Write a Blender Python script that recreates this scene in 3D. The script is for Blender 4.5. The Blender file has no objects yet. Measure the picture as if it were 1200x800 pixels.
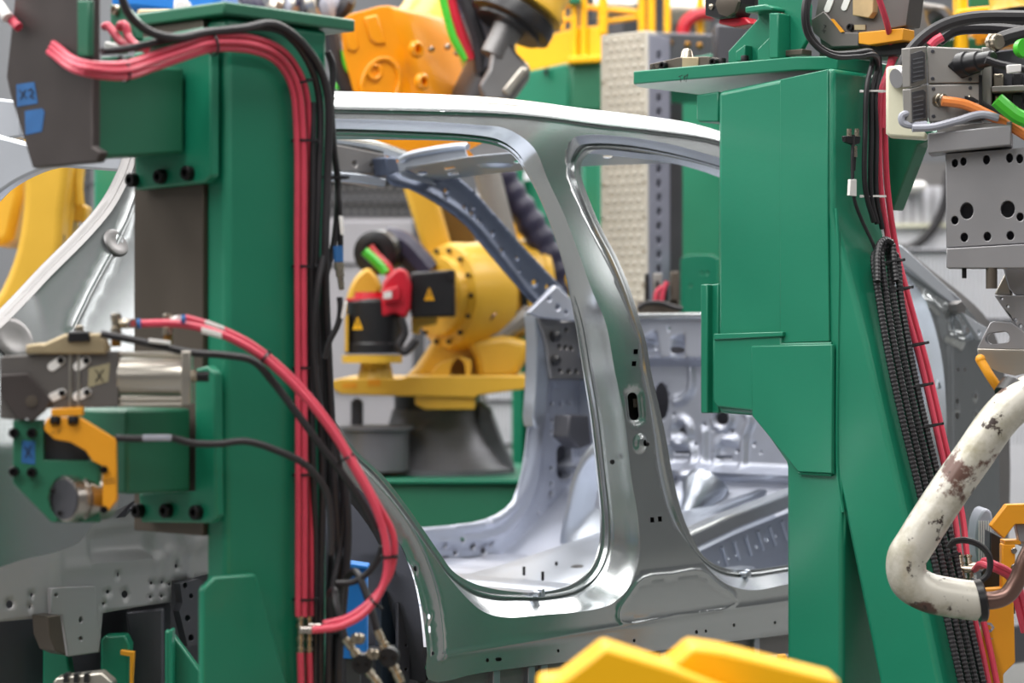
import bpy, bmesh, math, random
import numpy as np
from mathutils import Vector, Matrix
from mathutils.geometry import delaunay_2d_cdt
random.seed(4); rng = np.random.default_rng(4)
SC = bpy.context.scene; COL = SC.collection
# world axes: X = along the car towards its front, Y = across the line away from the aisle, Z = up
FPX = 2833.0; ZC = 1.5; PHI = math.radians(41.8)
D_ = np.array([math.cos(PHI), math.sin(PHI), 0.0]); R_ = np.array([math.sin(PHI), -math.cos(PHI), 0.0]); U_ = np.array([0, 0, 1.0])
cam = bpy.data.cameras.new('camera'); co = bpy.data.objects.new('camera', cam); COL.objects.link(co); SC.camera = co
cam.sensor_width = 36; cam.lens = FPX / 1200 * 36; co.location = (0, 0, ZC)
co.rotation_euler = (math.pi / 2, 0, PHI - math.pi / 2); cam.clip_end = 200; cam.clip_start = .05
cam.dof.use_dof = True; cam.dof.focus_distance = 5.4; cam.dof.aperture_fstop = 3.0; cam.dof.aperture_blades = 9
w = bpy.data.worlds.new('hall_air'); SC.world = w; w.use_nodes = True
w.node_tree.nodes['Background'].inputs[0].default_value = (.9, .95, 1, 1); w.node_tree.nodes['Background'].inputs[1].default_value = .25
SC.view_settings.view_transform = 'Standard'; SC.view_settings.look = 'None'; SC.view_settings.gamma = 1; SC.view_settings.use_curve_mapping = False
SC.view_settings.exposure = -0.3
LAMP_ROWS = [(-6.4, .5), (2.2, 1.0), (7.0, 1.0), (11.8, .7), (16.2, .7)]  # unseen lamps; the aisle-side row is added to brighten the rear quarter panel
LAMP_Z = 7.6; LAMP_W = 900.0
def lamp_light(x, y, k):
    l = bpy.data.lights.new('lamp_light', 'AREA'); l.shape = 'RECTANGLE'; l.size = 9.2; l.size_y = 3.0; l.energy = LAMP_W * k  # panel made extra wide so the car roof reflects an even white
    l.color = (1.0, .985, .96)
    o = bpy.data.objects.new('lamp_light', l); COL.objects.link(o); o.location = (x, y, LAMP_Z - .06); return o

# ---------------------------------------------------------------- materials
def lin(c): return tuple((v / 255 / 12.92) if v / 255 <= .04045 else ((v / 255 + .055) / 1.055) ** 2.4 for v in c)
MATS = {}
def mat(name, rgb, metal=0, rough=.5, var=.08, scale=6, bump=0, bscale=60, coat=0, stains=None, emit=0, stretch=None, rvar=.08):
    """procedural principled material: base colour with large + fine noise variation, uneven gloss, optional fine relief"""
    if name in MATS: return MATS[name]
    m = bpy.data.materials.new(name); m.use_nodes = True; nt = m.node_tree; N = nt.nodes; L = nt.links
    b = N['Principled BSDF']; c = lin(rgb)
    tc = N.new('ShaderNodeTexCoord'); src = tc.outputs['Object']
    if stretch:
        mp = N.new('ShaderNodeMapping'); mp.inputs['Scale'].default_value = stretch; L.new(src, mp.inputs['Vector']); src = mp.outputs['Vector']
    n1 = N.new('ShaderNodeTexNoise'); n1.inputs['Scale'].default_value = scale; n1.inputs['Detail'].default_value = 5; L.new(src, n1.inputs['Vector'])
    cr = N.new('ShaderNodeValToRGB'); cr.color_ramp.elements[0].position = .3; cr.color_ramp.elements[1].position = .7
    cr.color_ramp.elements[0].color = tuple(max(0, v * (1 - var)) for v in c) + (1,); cr.color_ramp.elements[1].color = tuple(min(1, v * (1 + var)) for v in c) + (1,)
    L.new(n1.outputs['Fac'], cr.inputs['Fac']); out = cr.outputs['Color']
    if stains:
        for rgb2, sc2, lo, hi in stains:
            n2 = N.new('ShaderNodeTexNoise'); n2.inputs['Scale'].default_value = sc2; n2.inputs['Detail'].default_value = 8; n2.inputs['Roughness'].default_value = .65
            L.new(tc.outputs['Object'], n2.inputs['Vector'])
            r2 = N.new('ShaderNodeMapRange'); r2.inputs['From Min'].default_value = lo; r2.inputs['From Max'].default_value = hi; L.new(n2.outputs['Fac'], r2.inputs['Value'])
            mx = N.new('ShaderNodeMix'); mx.data_type = 'RGBA'; L.new(r2.outputs['Result'], mx.inputs['Factor']); L.new(out, mx.inputs['A']); mx.inputs['B'].default_value = lin(rgb2) + (1,)
            out = mx.outputs['Result']
    L.new(out, b.inputs['Base Color']); b.inputs['Metallic'].default_value = metal
    mr = N.new('ShaderNodeMapRange'); mr.inputs['To Min'].default_value = max(.02, rough - rvar); mr.inputs['To Max'].default_value = min(1, rough + rvar)
    L.new(n1.outputs['Fac'], mr.inputs['Value']); L.new(mr.outputs['Result'], b.inputs['Roughness'])
    if coat: b.inputs['Coat Weight'].default_value = coat; b.inputs['Coat Roughness'].default_value = .15
    if bump:
        nb = N.new('ShaderNodeTexNoise'); nb.inputs['Scale'].default_value = bscale; nb.inputs['Detail'].default_value = 4; L.new(src, nb.inputs['Vector'])
        bp = N.new('ShaderNodeBump'); bp.inputs['Strength'].default_value = bump; bp.inputs['Distance'].default_value = .002; L.new(nb.outputs['Fac'], bp.inputs['Height']); L.new(bp.outputs['Normal'], b.inputs['Normal'])
    if emit:
        b.inputs['Emission Color'].default_value = c + (1,); b.inputs['Emission Strength'].default_value = emit
    MATS[name] = m; return m
GREEN = mat('green_paint', (18, 118, 89), 0, .38, .06, 3, .12, 90, coat=.25, stains=[((30, 70, 56), 2.2, .66, .9)])
GREEN_DULL = mat('green_paint_worn', (36, 104, 78), 0, .42, .1, 3, .12, 90, coat=.2, stains=[((110, 112, 50), 9, .68, .9), ((40, 50, 45), 3, .62, .85)])
SKIN = mat('body_steel', (186, 190, 192), .92, .24, .03, 2.5, .02, 30, rvar=.05)
STEEL = mat('zinc_steel', (172, 178, 188), .9, .36, .06, 4, .04, 60)
STEEL_IN = mat('zinc_steel_inner', (178, 182, 194), .75, .42, .08, 5, .05, 60)
SLATE = mat('slate_steel', (86, 94, 112), .7, .42, .08, 6, .05, 60)
STEEL_GREY = mat('grey_steel', (128, 126, 126), .7, .42, .08, 6, .06, 80)
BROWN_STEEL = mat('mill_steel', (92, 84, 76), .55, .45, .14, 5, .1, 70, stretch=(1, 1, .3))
DARK_PLATE = mat('dark_plate', (72, 66, 65), .5, .5, .12, 9, .1, 70, stains=[((110, 70, 66), 14, .68, .85)])
CLAMP_GREY = mat('clamp_grey', (104, 100, 98), .55, .5, .06, 8, .08, 90)
CAST = mat('tan_cast', (168, 152, 122), .5, .48, .12, 14, .15, 80)
CHROME = mat('chrome', (178, 172, 166), 1, .28, .05, 6)
NICKEL = mat('nickel_fitting', (176, 166, 150), .95, .28, .1, 20)
BRASS = mat('brass', (160, 118, 62), .9, .32, .1, 20)
ALU = mat('aluminium', (190, 184, 174), .9, .33, .04, 5, .05, 90, stretch=(.3, .3, 6))
ALU_GREY = mat('aluminium_grey', (150, 149, 152), .55, .45, .05, 6, .05, 90)
BLACK = mat('black_rubber', (34, 32, 36), 0, .45, .2, 12, .1, 120)
BLACK_BOLT = mat('black_bolt', (30, 28, 30), .6, .4, .2, 20)
BLACK_SEMI = mat('black_plastic', (30, 30, 33), .1, .35, .15, 10, .05, 80)
ZINC_SOFT = mat('soft_zinc', (186, 190, 198), .45, .4, .05, 5, .04, 60)
PEDESTAL = mat('pedestal_grey', (112, 112, 118), .4, .42, .1, 5, .05, 60)
DARKGREY = mat('dark_grey_metal', (82, 82, 88), .5, .4, .1, 5, .05, 60)
RED = mat('red_hose', (204, 66, 88), 0, .38, .07, 20, .03, 60)
RED_DARK = mat('red_paint', (190, 20, 44), 0, .35, .1, 12)
YELLOW = mat('yellow_robot', (214, 168, 52), 0, .4, .06, 5, .04, 60, coat=.2, stains=[((150, 112, 30), 5, .7, .95)])
YELLOW_SAFE = mat('yellow_safety', (250, 186, 4), 0, .42, .04, 4, .03, 60)
AMBER = mat('amber_paint', (222, 150, 28), 0, .42, .07, 6, .06, 60)
ORANGE = mat('orange_cover', (236, 148, 6), 0, .32, .05, 3, .03, 50, coat=.3)
ORANGE_CABLE = mat('orange_cable', (240, 140, 70), 0, .4, .06, 10)
LIME = mat('lime_hose', (70, 190, 50), 0, .3, .08, 10)
BLUE_TAPE = mat('blue_tape', (34, 92, 150), 0, .6, .1, 30, .2, 90)
BLUE = mat('blue_paint', (30, 120, 205), 0, .4, .05, 4)
TAN_TAPE = mat('tan_tape', (148, 140, 112), 0, .7, .08, 30, .2, 90)
INK = mat('marker_ink', (22, 20, 26), 0, .6, .2, 20)
INK_BROWN = mat('marker_brown', (58, 48, 44), 0, .6, .2, 20)
WHITE_PL = mat('white_plastic', (222, 220, 218), 0, .45, .04, 10)
CREAM = mat('cream_plastic', (222, 220, 196), 0, .4, .04, 5)
GREY_PL = mat('grey_cable', (158, 160, 172), 0, .4, .05, 10)
TOOL_GREY = mat('tool_grey', (144, 141, 138), .35, .45, .05, 6, .05, 80)
LABEL_DK = mat('label_dark', (66, 66, 72), 0, .5, .1, 30)
LABEL_TX = mat('label_text', (104, 106, 112), 0, .5, .1, 30)
TUBE_WHITE = mat('worn_white_tube', (206, 202, 192), .15, .35, .06, 8, .08, 60, stains=[((156, 150, 128), 9, .46, .66), ((100, 74, 66), 7, .555, .60), ((60, 48, 44), 24, .60, .64)])
COPPER = mat('brown_copper', (126, 100, 92), .85, .32, .1, 14, .05, 60)
CONC = mat('concrete_floor', (96, 96, 94), 0, .55, .1, .8, .1, 20)
WALL = mat('wall_panel', (206, 206, 212), 0, .6, .04, .7)
HALLW = mat('hall_wall', (112, 114, 118), 0, .6, .1, .5)
CEIL = mat('ceiling_panel', (88, 90, 94), 0, .7, .04, .7)
CABINET = mat('cabinet_grey', (150, 148, 154), .1, .5, .05, 2)
MESH_DK = mat('dark_mesh_steel', (74, 74, 78), .4, .5, .1, 6)
MESH_LT = mat('light_mesh_steel', (206, 206, 212), .3, .45, .05, 6)
STONE = mat('pale_dimple_sheet', (200, 196, 186), .2, .5, .04, 5, .05, 70)
SLOT = mat('slotted_channel', (150, 152, 168), .5, .45, .06, 6)
WOOD = mat('tan_block', (186, 160, 118), .1, .6, .14, 18, .15, 60)
LAMP_M = mat('lamp_housing', (220, 220, 220), 0, .5)
VIOLET = mat('violet_black_hose', (44, 42, 66), 0, .42, .12, 12)

# ---------------------------------------------------------------- pixel -> place
def ray(u, v): return D_ + (u - 600) / FPX * R_ + (400 - v) / FPX * U_
CAMP = np.array([0, 0, ZC])
class Pl:
    """a plane: point, normal and the direction in which plates on it are thick"""
    def __init__(s, p, n, e=None): s.p = np.array(p, float); s.n = np.array(n, float); s.e = np.array(e if e is not None else n, float)
    def at(s, u, v):
        r = ray(u, v); t = np.dot(s.p - CAMP, s.n) / np.dot(r, s.n); return CAMP + t * r
    def off(s, k, e=None): return Pl(s.p + s.n * k, s.n, s.e if e is None else e)
def PX(x, e=None): return Pl((x, 0, 0), (1, 0, 0), e)
def PY(y, e=None): return Pl((0, y, 0), (0, 1, 0), e)
def PZ(z, e=None): return Pl((0, 0, z), (0, 0, 1), e)
def PD(dep, e=None): return Pl(D_ * dep + CAMP, D_, e)
def PR(yaw, u0, dep, e=None):
    a = math.radians(yaw); n = D_ * math.cos(a) + R_ * math.sin(a)
    return Pl(CAMP + dep * ray(u0, 400), n, e)
def pD(u, v, dep): return CAMP + dep * ray(u, v)
def pY(u, v, y): return PY(y).at(u, v)
def pX(u, v, x): return PX(x).at(u, v)
def crom(P, n=8, closed=False):
    P = [np.array(p, float) for p in P]; m = len(P); out = []
    for i in range(m if closed else m - 1):
        p1, p2 = P[i], P[(i + 1) % m]
        p0 = P[i - 1] if (closed or i > 0) else 2 * p1 - p2
        p3 = P[(i + 2) % m] if (closed or i + 2 < m) else 2 * p2 - p1
        d0 = max(np.linalg.norm(p1 - p0), 1e-9) ** .5; d1 = max(np.linalg.norm(p2 - p1), 1e-9) ** .5; d2 = max(np.linalg.norm(p3 - p2), 1e-9) ** .5
        m1 = (p2 - p1) + d1 * ((p1 - p0) / d0 - (p2 - p0) / (d0 + d1)); m2 = (p2 - p1) + d1 * ((p3 - p2) / d2 - (p3 - p1) / (d1 + d2))
        for k in range(n):
            t = k / n; t2 = t * t; t3 = t2 * t
            out.append((2 * t3 - 3 * t2 + 1) * p1 + (t3 - 2 * t2 + t) * m1 + (-2 * t3 + 3 * t2) * p2 + (t3 - t2) * m2)
    if not closed: out.append(P[-1])
    return out
def circ(u, v, ru, rv=None, n=14, rot=0):
    rv = ru if rv is None else rv; a = [2 * math.pi * k / n for k in range(n)]; c, s = math.cos(rot), math.sin(rot)
    return [(u + ru * math.cos(t) * c - rv * math.sin(t) * s, v + ru * math.cos(t) * s + rv * math.sin(t) * c) for t in a]
def slot(u, v, hw, hh, rot=0, n=7):
    """stadium-shaped loop, long axis along u before rotation"""
    pts = [(hw - hh + hh * math.cos(t), hh * math.sin(t)) for t in np.linspace(-math.pi / 2, math.pi / 2, n)] + [(-hw + hh - hh * math.cos(t), hh * math.sin(t)) for t in np.linspace(math.pi / 2, -math.pi / 2, n)]
    c, s = math.cos(rot), math.sin(rot); return [(u + a * c - b * s, v + a * s + b * c) for a, b in pts]
def inside(P, loops):
    P = np.asarray(P, float); r = np.zeros(len(P), bool)
    for lp in loops:
        A = np.asarray(lp, float); B = np.roll(A, -1, 0)
        for (x1, y1), (x2, y2) in zip(A, B):
            if y1 == y2: continue
            c = ((y1 > P[:, 1]) != (y2 > P[:, 1])); r ^= c & (P[:, 0] < (x2 - x1) * (P[:, 1] - y1) / (y2 - y1) + x1)
    return r
def dline(P, line, closed=False):
    P = np.asarray(P, float); L = [np.array(q, float) for q in line]; d = np.full(len(P), 1e9)
    for i in range(len(L) if closed else len(L) - 1):
        a, b = L[i], L[(i + 1) % len(L)]; ab = b - a; t = np.clip(((P - a) @ ab) / max(ab @ ab, 1e-12), 0, 1); d = np.minimum(d, np.linalg.norm(P - a - t[:, None] * ab, axis=1))
    return d
def cdt(loops, extra=()):
    vs = []; es = []
    for lp in loops:
        b = len(vs); vs += [Vector((float(p[0]), float(p[1]))) for p in lp]; es += [(b + i, b + (i + 1) % len(lp)) for i in range(len(lp))]
    vs += [Vector((float(p[0]), float(p[1]))) for p in extra]
    V, E, Fc, *_ = delaunay_2d_cdt(vs, es, [], 0, 1e-7)
    V = np.array([(p.x, p.y) for p in V]); Fc = np.array([f for f in Fc if len(f) == 3])
    return V, Fc[inside(V[Fc].mean(1), loops)]

# ---------------------------------------------------------------- mesh builder
def nv(a): a = np.array(a, float); return a / max(np.linalg.norm(a), 1e-12)
def perp(ax):
    ax = nv(ax); h = np.array([0, 0, 1.0]) if abs(ax[2]) < .9 else np.array([1.0, 0, 0]); a = nv(np.cross(h, ax)); return a, np.cross(ax, a)
WL = {}
class MB:
    def __init__(s): s.v = []; s.f = []
    def add(s, V, Fc):
        b = len(s.v); s.v += [tuple(map(float, p)) for p in V]; s.f += [tuple(int(i) + b for i in f) for f in Fc]; return s
    def box(s, a, b):
        (x0, y0, z0), (x1, y1, z1) = np.minimum(a, b), np.maximum(a, b)
        return s.add([(x0, y0, z0), (x1, y0, z0), (x1, y1, z0), (x0, y1, z0), (x0, y0, z1), (x1, y0, z1), (x1, y1, z1), (x0, y1, z1)], [(0, 3, 2, 1), (4, 5, 6, 7), (0, 1, 5, 4), (1, 2, 6, 5), (2, 3, 7, 6), (3, 0, 4, 7)])
    def prism(s, P, e):
        P = [np.array(p, float) for p in P]; n = len(P); e = np.array(e, float)
        return s.add(P + [p + e for p in P], [tuple(range(n))[::-1], tuple(range(n, 2 * n))] + [(i, (i + 1) % n, n + (i + 1) % n, n + i) for i in range(n)])
    def pl(s, pts, plane, th, holes=()):
        """plate traced in photo pixels on a plane, th metres thick along the plane's thickness direction"""
        if not holes: return s.prism([plane.at(u, v) for u, v in pts], plane.e * th)
        loops = [pts] + list(holes); V, Fc = cdt(loops); n = len(V)
        Fr = [plane.at(u, v) for u, v in V]; e = plane.e * th
        s.add(Fr + [p + e for p in Fr], [tuple(f) for f in Fc] + [tuple(f[::-1] + n) for f in Fc])
        for lp in loops:
            q = [plane.at(u, v) for u, v in lp]; m = len(q); s.add(q + [p + e for p in q], [(i, (i + 1) % m, m + (i + 1) % m, m + i) for i in range(m)])
        return s
    def lathe(s, p, ax, prof, n=24, cap=True, ph=0):
        """prof: (distance along axis, radius)"""
        p = np.array(p, float); ax = nv(ax); a, b = perp(ax); V = []
        for t, r in prof:
            V += [p + ax * t + r * (math.cos(2 * math.pi * k / n + ph) * a + math.sin(2 * math.pi * k / n + ph) * b) for k in range(n)]
        Fc = [(i * n + k, i * n + (k + 1) % n, (i + 1) * n + (k + 1) % n, (i + 1) * n + k) for i in range(len(prof) - 1) for k in range(n)]
        if cap: Fc += [tuple(range(n))[::-1], tuple(range((len(prof) - 1) * n, len(prof) * n))]
        return s.add(V, Fc)
    def cyl(s, p0, p1, r, n=20, r1=None):
        p0 = np.array(p0, float); p1 = np.array(p1, float); L = np.linalg.norm(p1 - p0); return s.lathe(p0, p1 - p0, [(0, r), (L, r if r1 is None else r1)], n)
    def tube(s, P, r, n=10, k=8, closed=False, spline=True, cap=True, ripple=None):
        Q = crom(P, k, closed) if spline else [np.array(p, float) for p in P]
        m = len(Q); V = []; up = None; acc = 0
        for i, q in enumerate(Q):
            t = nv(Q[(i + 1) % m] - Q[i - 1]) if (closed or 0 < i < m - 1) else nv(Q[1] - Q[0] if i == 0 else Q[-1] - Q[-2])
            if up is None: up = perp(t)[0]
            up = nv(up - t * np.dot(up, t)); b = np.cross(t, up); rr = r[i] if hasattr(r, '__len__') else r
            if ripple: rr = rr * (1 + ripple * (i % 2))
            V += [q + rr * (math.cos(2 * math.pi * j / n) * up + math.sin(2 * math.pi * j / n) * b) for j in range(n)]
        Fc = [(i * n + j, i * n + (j + 1) % n, ((i + 1) % m) * n + (j + 1) % n, ((i + 1) % m) * n + j) for i in range(m if closed else m - 1) for j in range(n)]
        if cap and not closed: Fc += [tuple(range(n))[::-1], tuple(range((m - 1) * n, m * n))]
        return s.add(V, Fc)
    def loft(s, rings, closed=True):
        n = len(rings[0]); m = len(rings)
        return s.add([p for r in rings for p in r], [(i * n + k, i * n + (k + 1) % n, (i + 1) * n + (k + 1) % n, (i + 1) * n + k) for i in range(m - 1) for k in range(n if closed else n - 1)])
    def ball(s, c, r, n=12, sq=(1, 1, 1)):
        m = n // 2; c = np.array(c, float); V = [c + r * np.array((0, 0, -sq[2]))]
        for i in range(1, m):
            t = math.pi * i / m - math.pi / 2
            V += [c + r * np.array((math.cos(t) * math.cos(2 * math.pi * k / n) * sq[0], math.cos(t) * math.sin(2 * math.pi * k / n) * sq[1], math.sin(t) * sq[2])) for k in range(n)]
        V.append(c + r * np.array((0, 0, sq[2]))); Fc = [(0, 1 + (k + 1) % n, 1 + k) for k in range(n)]; e = len(V) - 1
        Fc += [(1 + i * n + k, 1 + i * n + (k + 1) % n, 1 + (i + 1) * n + (k + 1) % n, 1 + (i + 1) * n + k) for i in range(m - 2) for k in range(n)]
        b = 1 + (m - 2) * n; Fc += [(b + k, b + (k + 1) % n, e) for k in range(n)]
        return s.add(V, Fc)
    def stroke(s, lines, plane, w, lift=-.0006):
        """pen strokes traced in pixels, laid on a plane as thin ribbons"""
        pl_ = plane.off(lift)
        for ln in lines:
            Q = [pl_.at(u, v) for u, v in ln]
            for a, b in zip(Q[:-1], Q[1:]):
                t = nv(b - a); sd = nv(np.cross(t, plane.n)) * w / 2; a2 = a - t * w * .3; b2 = b + t * w * .3
                s.prism([a2 - sd, b2 - sd, b2 + sd, a2 + sd], plane.n * -.0004)
        return s
    def bm(s, merge=1e-5):
        me = bpy.data.meshes.new('m'); me.from_pydata(s.v, [], s.f); b = bmesh.new(); b.from_mesh(me); bpy.data.meshes.remove(me)
        if merge: bmesh.ops.remove_doubles(b, verts=b.verts, dist=merge)
        bmesh.ops.recalc_face_normals(b, faces=b.faces); return b
    def build(s, name, m, parent=None, bevel=0, ang=35, seg=2, solid=0, merge=1e-5):
        V = np.array(s.v)
        org = WL[parent.name] if parent else np.array([(V[:, 0].min() + V[:, 0].max()) / 2, (V[:, 1].min() + V[:, 1].max()) / 2, V[:, 2].min()])
        b = s.bm(merge); bmesh.ops.translate(b, verts=b.verts, vec=Vector(-org))
        me = bpy.data.meshes.new(name); b.to_mesh(me); b.free()
        for p in me.polygons: p.use_smooth = True
        me.set_sharp_from_angle(angle=math.radians(ang)); me.materials.append(m)
        o = bpy.data.objects.new(name, me); COL.objects.link(o)
        if parent: o.parent = parent; WL[o.name] = org
        else: o.location = org; WL[o.name] = org
        if solid:
            q = o.modifiers.new('thickness', 'SOLIDIFY'); q.thickness = solid; q.offset = 0
        if bevel:
            q = o.modifiers.new('edge', 'BEVEL'); q.width = bevel; q.segments = seg; q.limit_method = 'ANGLE'; q.angle_limit = math.radians(40)
        return o
def tag(o, label, cat, group=None):
    o['label'] = label; o['category'] = cat
    if group: o['group'] = group
    return o
def thing(name, label, cat, loc, group=None):
    o = bpy.data.objects.new(name, None); COL.objects.link(o); o.location = tuple(map(float, loc)); o.empty_display_size = .05
    WL[o.name] = np.array(loc, float); return tag(o, label, cat, group)
def struct(o): o['kind'] = 'structure'; return o
def cp(o, parent=None, loc=None, rot=None):
    """copy one object; a part's location is in its parent's frame"""
    c = o.copy(); COL.objects.link(c)
    if parent is not None: c.parent = parent
    if loc is not None: c.location = tuple(map(float, loc))
    if rot is not None: c.rotation_euler = rot
    return c
BOLT_ME = {}
def bolt(parent, p, ax, r=.008, h=.008, m=None, name='bolt'):
    """socket-head bolt: shared mesh per size, axis pointing out of the surface"""
    m = m or BLACK_BOLT; key = (round(r, 4), round(h, 4), m.name)
    if key not in BOLT_ME:
        b = MB(); b.lathe((0, 0, 0), (0, 0, 1), [(0, r), (h * .85, r), (h, r * .88), (h, r * .5), (h * .45, r * .45)], 12)
        q = b.bm(); me = bpy.data.meshes.new(name); q.to_mesh(me); q.free(); me.materials.append(m)
        for pp in me.polygons: pp.use_smooth = True
        me.set_sharp_from_angle(angle=.6); BOLT_ME[key] = me
    o = bpy.data.objects.new(name, BOLT_ME[key]); COL.objects.link(o)
    o.rotation_euler = Vector(tuple(map(float, ax))).to_track_quat('Z', 'Y').to_euler()
    o.location = tuple(np.array(p, float) - (WL[parent.name] if parent else 0))
    if parent: o.parent = parent
    return o
def around(line, w, step, closed=False):
    """points along both sides of a 2-D line, to carry fine relief"""
    L = [np.array(p, float) for p in line] + ([np.array(line[0], float)] if closed else []); o = []
    for a, b in zip(L[:-1], L[1:]):
        t = nv(b - a); n_ = np.array((-t[1], t[0])); m = max(1, int(np.linalg.norm(b - a) / step))
        o += [a + (b - a) * k / m + n_ * j * w for k in range(m) for j in (-2, -1, 0, 1, 2)]
    return o
def disc(c, r, step):
    q = np.arange(-r, r, step); return [np.array(c) + (x + .3 * step * (j % 2), y) for x in q for j, y in enumerate(q) if x * x + y * y < r * r]
def sheet(mb, outline, holes, step, fn, fine=()):
    """pressed sheet: triangulated 2-D region with holes, mapped by fn(P) -> xyz (fn adds the relief)"""
    def dens(lp):
        o = []
        for i in range(len(lp)):
            a = np.array(lp[i], float); b = np.array(lp[(i + 1) % len(lp)], float); n = max(1, int(np.linalg.norm(b - a) / step))
            o += [a + (b - a) * k / n for k in range(n)]
        return o
    loops = [dens(outline)] + [list(h) for h in holes]
    A = np.array(loops[0]); lo, hi = A.min(0), A.max(0)
    gx, gy = np.meshgrid(np.arange(lo[0], hi[0], step), np.arange(lo[1], hi[1], step)); gx = gx + (np.arange(gx.shape[0]) % 2)[:, None] * step * .5
    G = np.stack([gx.ravel(), gy.ravel()], 1); G = G[inside(G, loops)]
    E = np.concatenate([np.array(l, float) for l in loops]); keep = np.ones(len(G), bool)
    for i in range(0, len(G), 4000):
        keep[i:i + 4000] = (np.abs(G[i:i + 4000, None, :] - E[None]).max(2).min(1) > step * .45)
    G = G[keep]
    if len(fine):
        X_ = np.array(fine, float); X_ = X_[inside(X_, loops)]; k2 = np.array([np.abs(E - p).max(1).min() > .0018 for p in X_]); X_ = X_[k2]
        k3 = np.concatenate([np.abs(G[i:i + 2000, None, :] - X_[None]).max(2).min(1) > step * .62 for i in range(0, len(G), 2000)]); G = np.concatenate([G[k3], X_])
    V, Fc = cdt(loops, G); mb.add(fn(V), [tuple(f) for f in Fc]); return mb
def sstep(d, w): t = np.clip(1 - d / w, 0, 1); return t * t * (3 - 2 * t)
# ================================================================ hall
HX0, HX1, HY0, HY1, HZ = -12, 24, -12, 19, 8.4
def slab(name, a, b, m): return struct(MB().box(a, b).build(name, m))
slab('floor', (HX0 - .3, HY0 - .3, -.2), (HX1 + .3, HY1 + .3, 0), CONC)
slab('ceiling', (HX0 - .3, HY0 - .3, HZ), (HX1 + .3, HY1 + .3, HZ + .2), CEIL)
slab('wall_back', (HX0, HY1, 0), (HX1, HY1 + .3, HZ), HALLW); slab('wall_front', (HX0, HY0 - .3, 0), (HX1, HY0, HZ), HALLW)
slab('wall_right', (HX1, HY0, 0), (HX1 + .3, HY1, HZ), HALLW); slab('wall_left', (HX0 - .3, HY0, 0), (HX0, HY1, HZ), HALLW)
for y, k in LAMP_ROWS:
    for x in (-4, 6, 16):
        t = thing('ceiling_lamp', 'unseen hall ceiling lamp made extra wide to whiten the car roof', 'lamp', (x, y, LAMP_Z), 'unseen widened lamps under the hall ceiling')
        MB().box((x - 4.7, y - 1.6, LAMP_Z - .03), (x + 4.7, y + 1.6, LAMP_Z + .08)).build('housing', LAMP_M, t)
        for dx in (-4, 4): MB().cyl((x + dx, y, LAMP_Z + .08), (x + dx, y, HZ + .01), .02, 8).build('hanger', LAMP_M, t)
        l = lamp_light(x, y, k); l.parent = t; l.location = (0, 0, -.06)

# ================================================================ car body shell
YN = 3.666; YF = 5.2
def g(z, x=9.0):
    z = np.asarray(z, float); x = np.asarray(x, float); return .10 * np.clip((3.35 - x) / .5, 0, 1) ** 1.3 * np.clip((z - 1.30) / .35, 0, 2) + .17 * np.clip((z - 1.42) / .65, 0, 1.3) ** 1.5 + .025 * np.clip((1.0 - z) / .25, 0, 1) ** 2
def S(u, v, off=0.0):
    """pixel -> point on the near body side (off metres deeper into the car)"""
    r = ray(u, v); y = YN
    for _ in range(25): t = y / r[1]; y = YN + off + float(g(ZC + t * r[2], t * r[0]))
    return CAMP + (y / r[1]) * r
def S2(pts, off=0.0): return [S(u, v, off)[[0, 2]] for u, v in pts]
body = thing('car_body_shell', 'bare silver steel car body shell with open door apertures held between green posts', 'car body', (4.6, 4.43, .70))
REAR = [((330, 140), (345, 160)), ((390, 139), (390, 159)), ((480, 141), (480, 162)), ((560, 146), (556, 166)), ((597, 151), (588, 173)), ((627, 172), (607, 187)), ((645, 212), (626, 217)), ((662, 248), (643, 255)), ((680, 295), (660, 305)), ((696, 340), (670, 350)), ((712, 378), (677, 388)), ((722, 430), (684, 432)), ((734, 490), (693, 490)), ((742, 560), (701, 560)), ((749, 610), (705, 612)), ((749, 650), (702, 645)), ((738, 684), (690, 670)), ((715, 707), (665, 687)), ((680, 716), (630, 694)), ((635, 720), (603, 693)), ((592, 723), (580, 690)), ((563, 715), (557, 684)), ((532, 684), (532, 670)), ((505, 646), (514, 646)), ((472, 600), (482, 600)), ((440, 563), (448, 556)), ((410, 533), (418, 527)), ((370, 480), (382, 476)), ((335, 420), (350, 418)), ((315, 330), (332, 330)), ((305, 230), (322, 230)), ((312, 165), (328, 180))]
FRONT = [((674, 162), (692, 178)), ((690, 158), (704, 175)), ((735, 160), (738, 176)), ((785, 168), (785, 184)), ((840, 183), (838, 197)), ((880, 195), (874, 210)), ((920, 213), (912, 226)), ((1000, 262), (990, 272)), ((1055, 312), (1040, 322)), ((1085, 350), (1064, 360)), ((1104, 410), (1080, 415)), ((1111, 480), (1086, 480)), ((1110, 560), (1085, 560)), ((1100, 620), (1072, 610)), ((1062, 655), (1045, 635)), ((1000, 672), (1000, 650)), ((922, 684), (922, 662)), ((880, 691), (885, 667)), ((850, 684), (858, 667)), ((832, 669), (838, 661)), ((815, 648), (822, 648)), ((800, 628), (810, 627)), ((786, 600), (799, 600)), ((774, 550), (787, 550)), ((769, 510), (780, 510)), ((763, 470), (771, 470)), ((756, 435), (763, 435)), ((752, 400), (757, 400)), ((741, 370), (748, 370)), ((727, 335), (737, 335)), ((712, 300), (722, 300)), ((696, 270), (706, 270)), ((679, 235), (691, 235)), ((668, 205), (681, 205)), ((667, 180), (682, 190))]
ROOF = [(165, 150), (185, 134), (220, 127), (300, 125), (386, 127), (480, 129), (580, 132), (640, 137), (700, 145), (770, 153), (840, 164), (900, 186), (970, 232), (1050, 292), (1090, 324), (1130, 356), (1150, 380)]
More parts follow.
